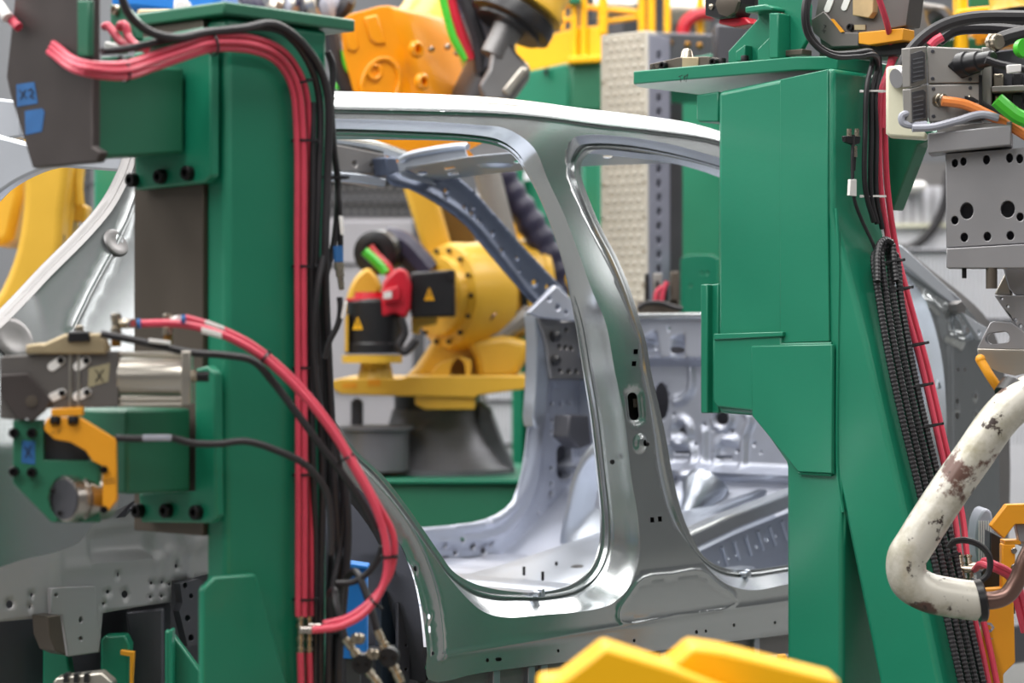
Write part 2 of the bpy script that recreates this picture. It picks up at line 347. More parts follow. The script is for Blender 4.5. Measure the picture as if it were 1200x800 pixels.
OUT = [(-60, 432), (0, 380), (30, 350), (60, 318), (100, 278), (130, 243), (146, 215), (155, 190), (159, 165)] + ROOF + [(1163, 420), (1172, 500), (1172, 600), (1165, 690), (1160, 712), (1000, 733), (857, 751), (747, 765), (620, 780), (560, 788), (500, 796), (497, 765), (492, 715), (485, 680), (470, 640), (455, 612), (430, 580), (400, 556), (360, 540), (310, 532), (260, 537), (215, 555), (150, 592), (112, 613), (95, 635), (63, 648), (30, 655), (-10, 668), (-60, 680)]
rear_px = [np.array(p) for p in crom([a + b for a, b in REAR], 6, True)]; front_px = [np.array(p) for p in crom([a + b for a, b in FRONT], 6, True)]
out2 = [p for p in crom(S2(OUT), 4, True)]
holes_px = [circ(500, 722, 2.2, 3.2), circ(485, 666, 2.4, 3.2), circ(453, 612, 2, 2.6), slot(501, 737, 4.2, 2, 1.57), circ(505, 765, 1.8, 2.4), circ(569, 773, 1.8, 2.4), slot(582, 772, 3.8, 2.2), circ(652, 762, 1.6, 2), circ(741, 750, 1.6, 2), circ(814, 740, 1.8, 2.4), circ(825, 739, 1.5, 2), circ(906, 729, 1.5, 2), circ(858, 732, 1.6, 2.2),
            slot(746.5, 476, 16.5, 5.6, 1.48), circ(756.5, 519, 3.0, 4.2), [(745, 409), (750, 409), (749.5, 415), (744.5, 415)], [(743, 423), (748, 423), (747.5, 429), (742.5, 429)], [(763, 606), (767.5, 606), (767.5, 612), (763, 612)], [(772, 605), (776.5, 605), (776.5, 611), (772, 611)],
            circ(1136, 386, 2.6, 4.2), circ(1147.5, 389, 1.8, 2.6), circ(1125, 433, 1.6, 2.4), circ(1133, 433, 1.6, 2.4), circ(1124, 470, 1.9, 3.4), circ(1124, 487, 2.4, 4), circ(1145, 464, 1.8, 3), circ(1146, 486, 2, 3), circ(1109, 379, 1.6, 2.6), circ(135, 272, 3, 1.6), circ(7, 391, 3, 2)]
L_crease = S2([(516, 767), (560, 760), (640, 747), (740, 731), (857, 713), (1000, 693), (1150, 672)])
L_arch = S2(crom([(430, 553), (472, 604), (497, 652), (511, 700), (516, 740), (517, 770)], 4))
L_lip = S2(crom([(470, 640), (487, 682), (494, 715), (499, 765)], 3))
L_sill = S2(crom([(726, 729), (723, 716), (735, 697), (752, 677), (786, 672), (821, 668), (838, 683), (858, 698), (859, 708), (790, 720)], 3, True))
L_oval = S2(slot(747, 476, 23, 11, 1.48)); L_dome = S(752, 519)[[0, 2]]
L_q1 = S2([(166, 216), (150, 258), (132, 296), (108, 340), (84, 390)]); L_q2 = S2([(160, 205), (130, 262), (100, 297), (50, 345), (0, 396)]); L_bump = S(136, 287)[[0, 2]]
W_ = [S(u, v)[[0, 2]] for u, v in ((500, 722), (485, 666), (453, 612), (1124, 478), (1145, 464), (1146, 486))]
L_h1 = S2([(1113, 360), (1115, 420), (1116, 520), (1116, 600)]); L_h2 = S2([(1090, 352), (1104, 366), (1110, 392), (1126, 398)]); L_h3 = S2([(1120, 365), (1128, 392), (1128, 402)])
def relief(P):
    h = np.zeros(len(P))
    h += .0028 * sstep(dline(P, L_crease), .009) + .0035 * sstep(dline(P, L_arch), .009) + .004 * sstep(dline(P, L_lip), .02)
    d = dline(P, L_sill, True); i = inside(P, [L_sill]); h += np.where(i, .003 * np.clip(d / .010, 0, 1), 0) + .0035 * sstep(d, .0075)
    d = dline(P, L_oval, True); i = inside(P, [L_oval]); h -= np.where(i, .006 * np.clip(d / .012, 0, 1), 0)
    d = np.linalg.norm((P - L_dome) * (1, 1.15), axis=1); h += .007 * sstep(np.clip(d - .010, 0, 1), .019)
    h += .005 * sstep(dline(P, L_q1), .012)
    for q in W_: h += .002 * sstep(np.clip(np.linalg.norm(P - q, axis=1) - .008, 0, 1), .010)
    for L, a, w_ in ((L_h1, .006, .014), (L_h2, .012, .026), (L_h3, .01, .02)): h += a * sstep(dline(P, L), w_)
    z = P[:, 1]; h += .006 * np.cos(np.clip((z - .75) / .5, 0, 1) * math.pi)
    return h
mb = MB()
ro = [S(p[0], p[1]) for p in rear_px]; fo = [S(p[0], p[1]) for p in front_px]
ri = [S(p[2], p[3], .075) for p in rear_px]; fi = [S(p[2], p[3], .075) for p in front_px]
def skin_map(P): return np.stack([P[:, 0], YN + g(P[:, 1], P[:, 0]) - relief(P), P[:, 1]], 1)
sheet(mb, out2, [[p[[0, 2]] for p in ro], [p[[0, 2]] for p in fo]] + [S2(h) for h in holes_px], .0105, skin_map, around(L_crease, .0035, .006) + around(L_sill, .003, .005, True) + around(L_arch, .0035, .006) + around(L_q1, .004, .012) + disc(L_dome, .036, .0042) + disc(np.mean(L_oval, 0), .05, .0042) + sum([disc(q, .022, .0042) for q in W_], []))
def flange(o, i):
    P2 = np.array([p[[0, 2]] for p in o]); O = skin_map(P2); I = np.array(i); rings = [O]
    for t, d in ((.05, .06), (.14, .22), (.34, .50), (.54, .72), (.60, .80), (.64, .90), (.68, .92), (.72, .84), (.76, .84), (.80, .98), (.86, 1.0), (1, 1.0), (1.0, 1.06)):
        q = O + (I - O) * t; q[:, 1] = O[:, 1] + (I[:, 1] - O[:, 1]) * d; rings.append(q)
    return rings
for o, i in ((ro, ri), (fo, fi)): mb.loft([list(r) for r in flange(o, i)])
mb.build('side_panel', SKIN, body, ang=42, merge=2e-4)
# inner reinforcement behind the skin, seen through holes
sheet(mb2 := MB(), S2(crom([(150, 210)] + ROOF[1:] + OUT[26:32] + [(1000, 728), (560, 780), (505, 785), (500, 740), (440, 610), (360, 560), (260, 560), (150, 580), (120, 400)], 2, True), .11), [[p[[0, 2]] for p in ri], [p[[0, 2]] for p in fi]], .05, lambda P: np.stack([P[:, 0], YN + .078 + g(P[:, 1], P[:, 0]), P[:, 1]], 1))
mb2.build('inner_side_frame', STEEL_GREY, body, ang=50)
# roof rail: groove, crown and inner drop along the roof line
rp = [S(u, v) for u, v in crom(ROOF[:-1], 6)]
rings = [[p + np.array(o) for p in rp] for o in ((0, -.004, -.002), (0, .008, -.004), (0, .012, .010), (0, .03, .030), (0, .06, .043), (0, .10, .047), (0, .15, .043), (0, .155, .02), (0, .15, -.03), (0, .12, -.06), (0, .085, -.05))]
MB().loft(rings, False).build('roof_rail', SKIN, body, ang=50)
# sill flange below the rocker with clips
fl = [S(u, v, .02) for u, v in crom([(500, 797), (560, 789), (620, 781), (747, 766), (857, 752), (1000, 734), (1160, 713)], 6)]
MB().loft([[p + np.array(o) for p in fl] for o in ((0, -.01, .004), (0, .006, -.002), (0, .008, -.05), (0, .02, -.052), (0, .03, .02))], False).build('sill_flange', STEEL_GREY, body)
for u, v in ((580, 786), (621, 781), (636, 779), (735, 767), (775, 762), (838, 754), (885, 748)):
    p = S(u, v, .02); MB().box(p + (-.012, -.006, -.048), p + (.012, .012, .002)).build('sill_clip', STEEL, body, .002)
# sill latch stubs at the door aperture bottoms
for u, v in ((631, 696), (873, 673)):
    p = S(u, v, .06); MB().box(p + (-.012, -.012, -.006), p + (.012, .01, .008)).box(p + (-.005, -.016, -.003), p + (.005, 0, .014)).build('drain_clip', STEEL, body, .003)
MB().pl([(743, 467), (749, 467), (750, 477), (744, 477)], PY(YN + .05), .004).build('white_tab', WHITE_PL, body)
MB().lathe(S(717, 541, .026), (-.5, -1, 0), [(0, .006), (.004, .006), (.005, .003)], 10).build('hole_plug', BLACK_SEMI, body)
MB().lathe(S(757, 520, .004), (0, -1, 0), [(0, .006), (.006, .006), (.008, .003)], 10).build('stud', BLACK_BOLT, body)
# wheel arch: liner surface, inner wheelhouse wall and dark flange plates
arch = [S(u, v, .01) for u, v in crom([(499, 800), (497, 765), (492, 715), (485, 680), (470, 640), (455, 612), (430, 580), (400, 556), (360, 540), (310, 532), (260, 537), (215, 555), (170, 600)], 4)]
MB().loft([[p + np.array((0, dy, dz)) for p in arch] for dy, dz in ((0, 0), (.05, .004), (.06, -.012), (.2, -.03), (.34, -.06))], False).build('wheelhouse_arch', DARKGREY, body)
MB().pl([(330, 560), (400, 570), (440, 600), (462, 640), (478, 690), (482, 720), (340, 725)], PY(YN + .30), .004).build('wheelhouse_wall', BROWN_STEEL, body)
MB().pl([(447, 700), (468, 672), (470, 690), (466, 830), (447, 830)], PY(YN + .10), .02).build('wheelhouse_bracket', mat('navy_steel', (44, 56, 70), .4, .5), body, .002)
MB().pl([(467, 706), (474, 707), (480, 714), (480, 830), (467, 830)], PY(YN + .07), .01, [circ(474.5, 719, 1.5), circ(474.5, 730, 1.5), circ(476, 756, 1.5, 2.2), circ(476, 784, 1.8)]).build('wheelhouse_flange', DARKGREY, body, .001)
rw = [(158, 176), (153, 195), (144, 217), (128, 245), (98, 280), (58, 320), (28, 352), (-2, 382), (-62, 436)]
MB().loft([[S(u + du, v + dv, o) for u, v in crom(rw, 4)] for du, dv, o in ((3, 2, -.004), (-2, -1, .0), (-3, -2, .012), (-7, -5, .016), (-10, -8, .026), (-11, -8, .04))], False).build('rear_window_flange', STEEL_GREY, body, ang=30)
lq = S(138, 284); MB().lathe(lq + np.array((0, .004, 0)), (0, -1, .45), [(0, .030), (.003, .027), (.004, .020), (.002, .014)], 20).build('quarter_boss', STEEL_GREY, body)
MB().lathe(S(16, 396, .004), (0, -1, .45), [(0, .045), (.004, .040), (.005, .030), (.002, .02)], 20).build('quarter_boss', STEEL_GREY, body)
# rear window header and far C-pillar edge
MB().pl(crom([(166, 172), (166, 197), (100, 198), (60, 196), (30, 206), (0, 224), (-40, 262), (-60, 250), (-60, 150), (0, 160), (40, 170), (100, 177)], 3, True), PX(3.16), .03).build('rear_window_header', ZINC_SOFT, body, .006)
MB().pl([(-30, 112), (20, 118), (24, 160), (0, 164), (-30, 160)], PX(3.5), .04).build('rear_shelf_rail', ZINC_SOFT, body, .006)
PRIMER = mat('dull_grey_steel', (176, 174, 176), .25, .45, .06, 6, .05, 70)
# lower rear: underbody panels behind the quarter skin
lr = PY(YN + .10); b = MB()
def inner_map(P):
    pk = [lr.at(u, v)[[0, 2]] for u, v in ((101, 620), (183, 611), (181, 653), (104, 658))]
    h = np.zeros(len(P)); i = inside(P, [pk]); h -= np.where(i, .02 * np.clip(dline(P, pk, True) / .018, 0, 1), 0)
    for a, bb in (((66, 625), (69, 690)), ((184, 655), (184, 678)), ((197, 646), (197, 676)), ((197, 646), (208, 646)), ((222, 650), (221, 676)), ((80, 665), (190, 655))):
        h += .006 * sstep(dline(P, [lr.at(*a)[[0, 2]], lr.at(*bb)[[0, 2]]]), .016)
    d = dline(P, [lr.at(*q)[[0, 2]] for q in ((214, 618), (216, 632), (226, 637), (240, 628))]); h += .015 * sstep(d, .03)
    return np.stack([P[:, 0], YN + .10 - h, P[:, 1]], 1)
o2 = [lr.at(u, v)[[0, 2]] for u, v in ((-40, 560), (290, 540), (290, 668), (248, 671), (222, 678), (200, 680), (201, 705), (160, 711), (120, 718), (116, 764), (80, 769), (72, 722), (0, 728), (-40, 730))]
hl = [circ(11, 708, 4.4, 4.8), circ(37, 697, 2, 2.5), circ(35, 711, 1.6, 2), circ(66, 697, 2), circ(95, 726, 2.2, 3.6), circ(95, 748, 2.2, 2.4), circ(126, 693, 2.4), circ(146, 696, 4, 4.6), circ(121, 707, 2), circ(177, 683, 2), circ(189, 682, 2), circ(198, 684, 2), circ(176, 699, 2), circ(189, 698, 2), circ(206, 663, 1.8, 2.4), circ(138, 673, 1.4, 3)]
sheet(b, o2, [[lr.at(u, v)[[0, 2]] for u, v in h] for h in hl], .011, inner_map)
b.build('rear_inner_panel', PRIMER, body, ang=50, solid=.002)
MB().pl([(-40, 560), (290, 540), (290, 800), (-40, 800)], lr.off(.12), .004).build('rear_underbody_panel', DARKGREY, body)
MB().pl([(60, 689), (72, 688), (112, 686), (116, 764), (80, 769), (73, 720), (60, 722)], lr.off(-.012), .012, [circ(66, 697, 2), circ(95, 726, 2.2, 3.6), circ(95, 748, 2.2, 2.4)]).build('jack_bracket', PRIMER, body, .002)
MB().pl([(56, 722), (71, 720), (78, 768), (65, 762), (58, 745)], lr.off(-.06), .05).build('jack_bracket_side', BROWN_STEEL, body, .002)
MB().pl([(211, 684), (232, 678), (240, 682), (240, 754), (220, 757), (210, 716), (214, 706)], lr.off(-.03), .02, [circ(217, 686, 2.6, 3.4), circ(224, 698, 2.4, 3), circ(220, 724, 3.2, 3.8), circ(224, 747, 3.2, 4)]).build('tie_down_bracket', DARKGREY, body, .003)
MB().pl([(40, 760), (64, 722), (0, 728), (-40, 732), (-40, 765)], lr.off(.15), .05).build('cross_beam', BROWN_STEEL, body)
# fender rail right of the front post
MB().pl([(1030, 276), (1058, 288), (1128, 352), (1120, 360), (1058, 309), (1030, 296)], PY(YN + .03), .06).build('fender_rail', ZINC_SOFT, body, .004)
MB().pl([(1121, 356), (1127, 352), (1133, 360), (1131, 368), (1123, 366)], PY(YN - .01), .03).build('rail_stop', STEEL_GREY, body, .002)
MB().pl([(1128, 366), (1146, 378), (1158, 384), (1156, 396), (1148, 398)], PY(YN - .012), .014, [circ(1147.5, 389, 1.8, 2.6)]).build('hinge_tab', ZINC_SOFT, body, .002)
for u, v, a, c in ((1090, 330, 1106, 380), (1094, 395, 1098, 455)):
    MB().tube([S(u, v, .03), S((u + a) / 2 + 6, (v + c) / 2, .03), S(a, c, .03)], .006, 8).build('aperture_seam', STEEL, body)
# ---- far side of the shell, seen through the door apertures
fy = PY(YF)
def far2(pts): return [fy.at(u, v)[[0, 2]] for u, v in pts]
far_frame = crom([(626, 362), (642, 352), (660, 372), (720, 376), (720, 655), (560, 655), (470, 650), (470, 622), (500, 617), (552, 612), (580, 603), (600, 586), (611, 552), (618, 500), (622, 452), (627, 405)], 2, True)
R1 = far2(crom([(644, 380), (643, 420), (637, 470), (631, 520), (624, 570), (606, 606), (578, 628), (480, 634)], 4)); R2 = far2(crom([(636, 370), (635, 420), (629, 475), (624, 525), (616, 568), (600, 594), (574, 613), (480, 622)], 4))
R3 = far2([(645, 446), (690, 445)]); R4 = far2([(606, 642), (625, 642), (640, 632)]); R5 = far2([(640, 655), (650, 628), (660, 622), (700, 620)])
def far_map(P):
    h = .016 * sstep(dline(P, R1), .03) + .014 * sstep(dline(P, R2), .026) + .008 * sstep(dline(P, R3), .02) + .005 * sstep(dline(P, R4), .016) - .006 * sstep(dline(P, R5), .016)
    return np.stack([P[:, 0], YF - h, P[:, 1]], 1)
fh = [slot(661, 541, 21, 9, 1.55)] + [circ(u, v, r, r * 1.2) for u, v, r in ((646, 473, 1.6), (657, 473, 1.4), (667, 472, 1.4), (647, 492, 1.6), (646, 505, 1.4), (646, 548, 1.8), (646, 566, 1.4), (646, 578, 2.4), (647, 596, 3.2), (663, 505, 1.4), (664, 492, 1.4), (566, 645, 3.4), (586, 653, 2.6), (598, 655, 2), (623, 637, 2.4), (641, 642, 2), (649, 634, 2.2), (631, 600, 1.2), (631, 618, 1.4), (575, 638, 1.4), (538, 632, 2.6), (553, 640, 3), (533, 648, 2), (520, 640, 1.5))]
sheet(b := MB(), far2(far_frame), [far2(h) for h in fh], .014, far_map)
b.build('far_hinge_pillar', STEEL_IN, body, ang=50, solid=.003)
MB().pl([(470, 634), (585, 632), (612, 600), (626, 545), (634, 440), (640, 376), (720, 376), (720, 655), (470, 652)], fy.off(.06), .01).build('far_sill_wall', DARKGREY, body)
MB().pl([(627, 360), (648, 358), (658, 376), (690, 376), (692, 445), (646, 444), (640, 400)], fy.off(-.06), .05, [circ(u, v, 2.2, 2.8) for u, v in ((656, 406), (663, 407), (670, 408), (657, 434), (667, 435), (676, 435), (664, 386))]).build('far_hinge_bracket', STEEL_GREY, body, .004)
for v, w_ in ((394, 7), (422, 6)): MB().lathe(fy.off(-.065).at(650, v), (0, -1, 0), [(0, .018), (.012, .018), (.02, .01)], 10).build('hinge_nut', BLACK_SEMI, body)
MB().pl([(668, 486), (690, 486), (694, 520), (680, 526), (666, 512)], fy.off(-.14), .07).build('pedal_bracket', DARKGREY, body, .006)
# far A-pillar (dark slate pressing), windscreen corner plate, far roof rail
ap = crom([(448, 200), (470, 188), (500, 197), (528, 208), (562, 240), (600, 284), (640, 326), (657, 346), (650, 360), (626, 364), (612, 352), (590, 326), (565, 296), (538, 264), (505, 240), (470, 222), (450, 216)], 3, True)
apl = far2(crom([(455, 212), (502, 232), (545, 262), (578, 302), (604, 336), (624, 360)], 4)); apu = far2(crom([(480, 190), (530, 212), (575, 258), (615, 302), (655, 345)], 4))
def ap_map(P):
    P = np.asarray(P); h = .016 * sstep(dline(P, apl), .03) + .010 * sstep(dline(P, apu), .02)
    return np.stack([P[:, 0], YF - .02 - h, P[:, 1]], 1)
sheet(b := MB(), far2(ap), [far2(circ(u, v, r, r * 1.1)) for u, v, r in ((516, 224, 2.6), (515, 231, 2), (538, 243, 2), (548, 244, 1.4), (546, 251, 2.6), (555, 259, 1.4), (558, 262, 1.2), (571, 273, 1.4), (581, 294, 2.4), (600, 302, 1.4), (620, 331, 3), (635, 336, 2.4), (630, 350, 2), (602, 317, 1.3))], .012, ap_map)
b.build('far_a_pillar', SLATE, body, ang=60, solid=.006)
MB().pl([(620, 366), (652, 334), (672, 352), (684, 366), (690, 378), (650, 374), (632, 372)], fy.off(-.10), .02, [circ(644, 350, 2.2, 2.8), circ(654, 360, 3, 3.4), circ(664, 366, 2.4, 3)]).build('windscreen_corner_plate', STEEL_IN, body, .004)
MB().pl(crom([(628, 364), (634, 370), (650, 374), (648, 400), (645, 430), (640, 470), (634, 500), (627, 500), (628, 450), (629, 400)], 3, True), fy.off(-.05), .05).build('far_aperture_flange', STEEL, body, .012)
MB().pl([(360, 166), (400, 170), (450, 180), (456, 186), (455, 206), (420, 202), (360, 198)], fy.off(-.10), .03, [circ(416, 192, 3, 3.4), circ(436, 194, 2.2, 2.6)]).build('far_roof_rail_inner', STEEL_GREY, body, .004)
MB().pl([(360, 199), (420, 203), (453, 209), (452, 219), (420, 214), (360, 209)], fy.off(-.13), .05).build('far_rail_flange', STEEL, body, .004)
MB().tube([fy.off(-.08).at(u, v) for u, v in ((340, 161), (400, 165), (440, 172), (474, 183))], .018, 10).build('far_rail_crown', WHITE_PL if False else SKIN, body)
MB().pl([(452, 184), (464, 184), (470, 200), (455, 206)], fy.off(-.16), .06).build('header_joint', SLATE, body, .005)
# front roof header running across the car: flat underside, upright lip, end flange and embossed dish
hz = PZ(2.0)
MB().pl([(474, 197), (547, 185), (600, 180), (650, 178), (760, 178), (860, 180), (860, 190), (760, 192), (700, 194), (615, 199), (575, 204), (542, 208), (505, 213)], hz, .004, [circ(495, 203, 6, 2.6), [(520, 197), (532, 195), (534, 198), (522, 200)], [(524, 203), (536, 201), (538, 205), (527, 206.5)], circ(712, 184, 6, 2), circ(606, 190, 4, 2)]).build('front_roof_header', STEEL, body, .001)
MB().pl([(466, 189), (476, 181), (543, 170), (548, 184), (510, 193), (476, 199), (470, 201)], PX(5.0), .004).build('header_lip', STEEL, body, .001)
MB().tube([PX(4.995).at(u, v) for u, v in ((470, 187), (478, 182), (543, 171), (548, 172))], .010, 8).build('header_bead', STEEL, body)
MB().pl([(466, 190), (473, 200), (505, 211), (512, 217), (480, 210), (470, 205)], PY(4.92), .004).build('header_end_flange', STEEL, body, .001)
MB().pl([(549, 176), (572, 164), (600, 176), (640, 178), (640, 184), (560, 187)], PX(5.12), .004).build('header_rear_sheet', STEEL_GREY, body)
MB().lathe(hz.at(580, 193) + np.array((0, 0, .001)), (0, 0, -1), [(0, .055), (.010, .04), (.012, .02)], 24).build('header_dish', STEEL, body)
# firewall with beads and openings
XF = 6.15; fx = PX(XF)
def fw2(pts): return [fx.at(u, v)[[1, 2]] for u, v in pts]
beads = [fw2(crom(l, 4)) for l in ([(811, 432), (812, 448), (808, 460), (800, 468), (792, 470)], [(785, 545), (785, 522), (792, 518), (808, 520), (814, 528), (814, 545)], [(826, 505), (826, 545)], [(840, 545), (841, 522), (850, 514), (862, 516)], [(873, 480), (880, 490), (874, 508), (872, 545)], [(775, 525), (782, 524)])]
rings_ = [(fx.at(800, 505)[[1, 2]], .036), (fx.at(848, 490)[[1, 2]], .034)]
trough = fw2([(745, 384), (768, 400), (776, 388), (790, 384), (798, 398), (802, 420), (830, 424), (1000, 424), (1000, 430), (790, 434), (760, 436), (745, 420)]); pocket = fw2([(765, 398), (785, 386), (790, 420), (768, 418)]); pocket2 = fw2([(802, 396), (818, 390), (818, 420), (804, 420)])
z548 = fx.at(800, 548)[2]
def fw_map(P):
    h = np.zeros(len(P))
    for l in beads: h += .016 * sstep(dline(P, l), .02)
    for c, r in rings_: h += .016 * sstep(np.abs(np.linalg.norm(P - c, axis=1) - r), .016)
    z = P[:, 1]; h += np.clip((z - 1.42) / .03, 0, 1) * .07
    for q in (pocket, pocket2): h -= np.where(inside(P, [q]), .05 * np.clip(dline(P, q, True) / .02, 0, 1), 0)
    h += .05 * sstep(np.abs(z - z548 + .01), .03)
    h += .42 * np.clip((z548 - .02 - z) / .28, 0, 1) ** 1.2
    c = fx.at(820, 578)[[1, 2]]; h += .10 * sstep(np.linalg.norm((P - c) * (1, .7), axis=1), .09)
    return np.stack([XF - h, P[:, 0], P[:, 1]], 1)
fwh = [circ(775, 470, 9, 22), [(795, 505), (801, 499), (807, 508)], circ(848, 490, 7, 8), circ(805, 410, 3.4, 4)] + [slot(800, 530, 9, 1.2), slot(850, 536, 8, 1.1), slot(865, 528, 2, 1.4)] + [circ(u, v, 1.1, 1.4, 8) for u, v in ((826, 497), (836, 503), (858, 505), (884, 520), (900, 505), (790, 485), (816, 520), (830, 470), (800, 385), (860, 400), (892, 530), (838, 530), (775, 515))]
sheet(b := MB(), fw2([(655, 372), (700, 370), (760, 368), (950, 368), (950, 690), (655, 690)]), [fw2(h) for h in fwh], .0095, fw_map)
b.pl([(950, 368), (1105, 368), (1105, 690), (950, 690)], PX(XF - .02), .002)
b.build('firewall', STEEL_IN, body, ang=55, solid=.002)
MB().pl([(648, 372), (700, 367), (1105, 364), (1105, 371), (700, 374), (648, 378)], PX(XF - .10), .16).build('cowl_top', SKIN, body, .006)
MB().pl([(655, 390), (1105, 385), (1105, 640), (655, 640)], PX(XF + .22), .01).build('engine_bay_wall', DARKGREY, body)
# footwell bulge at the far side
b = MB(); base = crom([(712, 505), (690, 522), (674, 552), (664, 596), (658, 660), (700, 668), (742, 640), (748, 560), (742, 505)], 4, True); c0 = PX(5.78).at(712, 590)
rr = []
for k, (sc, x) in enumerate(((1.0, 5.90), (.98, 5.87), (.92, 5.845), (.82, 5.835), (.64, 5.84), (.52, 5.86), (.2, 5.875))):
    q = [PX(5.86).at(u, v) for u, v in base]; c = np.mean(q, 0); rr.append([np.array((x, (c + (p - c) * sc)[1], (c + (p - c) * sc)[2])) for p in q])
b.loft(rr).build('footwell_bulge', STEEL, body, ang=60)
# floor, tunnel, seat cross members, studs
ZFL = .82
fl_h = [circ(x, y, r) for x, y, r in ((5.3, 4.05, .012), (5.1, 4.0, .014), (4.9, 4.9, .012), (5.4, 4.9, .014), (5.2, 5.0, .01), (5.6, 4.0, .012))]
def fl_map(P):
    h = .008 * np.sin(P[:, 1] * 42) * np.clip(np.sin(P[:, 0] * 5.5), 0, 1) + .004 * np.sin(P[:, 0] * 30)
    return np.stack([P[:, 0], P[:, 1], ZFL + h], 1)
sheet(b := MB(), [(3.4, 3.74), (6.1, 3.74), (6.1, 5.19), (3.4, 5.19)], fl_h, .03, fl_map); b.build('floor_pan', STEEL_IN, body, ang=60)
prof = [(4.12, .82), (4.17, .86), (4.21, .98), (4.26, 1.045), (4.36, 1.07), (4.5, 1.07), (4.6, 1.045), (4.65, .98), (4.69, .86), (4.74, .82)]
MB().loft([[(x, 4.43 + (y - 4.43) * s_, .82 + (z - .82) * k) for y, z in prof] for x, s_, k in ((4.9, .9, .12), (5.1, .92, .22), (5.4, .95, .42), (5.7, 1.0, .6), (5.95, 1.0, .7))], False).build('tunnel', STEEL, body, ang=60)
for x, z1 in ((4.55, .87), (4.86, .855)):
    MB().prism([(x - .09, 3.78, ZFL), (x - .06, 3.78, z1), (x + .06, 3.78, z1), (x + .09, 3.78, ZFL)], (0, 1.38, 0)).build('seat_cross_member', STEEL, body, .008)
for u, v in ((614, 674), (636, 680), (652, 668), (684, 663)):
    p = PZ(.862).at(u, v); MB().cyl(p, p + (0, 0, .024), .004, 8).build('stud', BLACK_BOLT, body)
MB().box((5.16, 4.0, ZFL), (5.5, 4.06, ZFL + .05)).build('seat_rail_bracket', STEEL, body, .006)
MB().pl([(730, 672), (775, 640), (850, 606), (940, 572), (940, 590), (862, 622), (800, 652), (760, 676)], PY(4.12), .06).build('tunnel_shoulder', SKIN, body, .008)
MB().pl([(745, 682), (800, 656), (862, 626), (940, 594), (940, 700), (745, 700)], PY(4.14), .004, [circ(u, v, r, r * 1.2, 8) for u, v, r in ((834, 664, 2), (842, 658, 1.6), (853, 654, 2), (862, 650, 1.6), (886, 640, 2.2), (898, 632, 2.6), (908, 628, 2.2))]).build('tunnel_wall', STEEL, body)
for k in range(6):
    u = 846 + k * 14; MB().tube([PY(4.138).at(u, 640 - k * 6), PY(4.138).at(u + 7, 662 - k * 6)], .006, 8).build('tunnel_rib', STEEL, body)
MB().pl([(750, 640), (790, 618), (860, 588), (940, 560), (940, 568), (860, 600), (800, 628), (760, 648)], PY(4.4), .05).build('tunnel_far_shoulder', STEEL, body, .01)
MB().lathe(PX(6.0).at(806, 606), PX(6.1).at(834, 560) - PX(6.0).at(806, 606), [(0, .035), (.05, .05), (.10, .075), (.14, .07)], 20).build('steering_boot', STEEL, body)
MB().lathe(PZ(.86).at(678, 670), (0, 0, 1), [(0, .03), (.015, .026), (.02, .01)], 12).build('floor_plug', BLACK_SEMI, body)
# carrier frame under the shell
car = thing('body_carrier', 'dark steel carrier frame standing under the car body shell', 'carrier', (4.6, 4.43, 0))
for y in (3.80, 5.10):
    MB().box((3.35, y - .05, .52), (7.0, y + .05, .64)).build('beam', DARKGREY, car, .008)
    for x in (3.5, 4.6, 6.2): MB().box((x - .05, y - .05, 0), (x + .05, y + .05, .52)).build('leg', DARKGREY, car, .005); MB().box((x - .04, y - .03, .64), (x + .04, y + .03, .68)).build('pad', BLACK_SEMI, car, .004)
for x in (3.5, 4.6, 6.2): MB().box((x - .04, 3.85, .53), (x + .04, 5.05, .62)).build('crossbar', DARKGREY, car, .005)
# ================================================================ fixture posts
lp = thing('fixture_post', 'green steel fixture post with bundled red air hoses and black cables down its outer face', 'post', (2.92, 3.28, 0))
MB().box((2.80, 3.169, 0), (3.045, 3.225, 2.065)).build('column', GREEN, lp, .012, seg=3)
MB().box((2.792, 3.222, 1.16), (2.86, 3.41, 2.065)).build('rear_face_plate', BROWN_STEEL, lp, .002)  # brown plate put in for the dark strip beside the green column
MB().box((2.782, 3.155, 2.065), (3.10, 3.46, 2.088)).build('top_plate', GREEN_DULL, lp, .004)
MB().box((2.74, 3.12, 0), (3.14, 3.46, .03)).build('base_plate', GREEN, lp, .004)
MB().pl([(238, 690), (252, 676), (300, 672), (345, 830), (345, 1100), (238, 1100)], PY(3.155), .014).build('foot_gusset', GREEN, lp, .004)
MB().pl([(156, 62), (247, 44), (247, 206), (240, 214), (158, 223)], PX(2.768), .02).build('upper_mount_plate', GREEN, lp, .004)
for u, v in ((191, 207), (223, 203), (158, 211)): bolt(lp, PX(2.768).at(u, v), (-1, 0, 0), .013, .014)
MB().pl([(108, 74), (216, 79), (216, 180), (108, 186)], PY(3.235), .15).build('upper_arm', GREEN_DULL, lp, .006)
MB().pl([(228, 432), (243, 428), (251, 436), (253, 605), (247, 613), (165, 612), (162, 578), (228, 575)], PX(2.768), .02).build('lower_mount_plate', GREEN, lp, .004)
for u, v in ((165, 598), (198, 598), (233, 600)): bolt(lp, PX(2.768).at(u, v), (-1, 0, 0), .013, .014)
MB().pl([(148, 480), (224, 478), (224, 576), (148, 579)], PY(3.225), .15).build('lower_arm', GREEN_DULL, lp, .006)
MB().lathe(PZ(2.10).at(200, 30) + np.array((0, 0, -.012)), (0, 0, 1), [(0, .052), (.03, .052), (.033, .048)], 28).build('top_spigot', CHROME, lp)
for u, v in ((96, 45), (110, 60)): pass
dp = thing('locator_plate', 'dark brown steel locator plate with two squares of blue tape on green arm', 'plate', PX(2.55).at(60, 198))
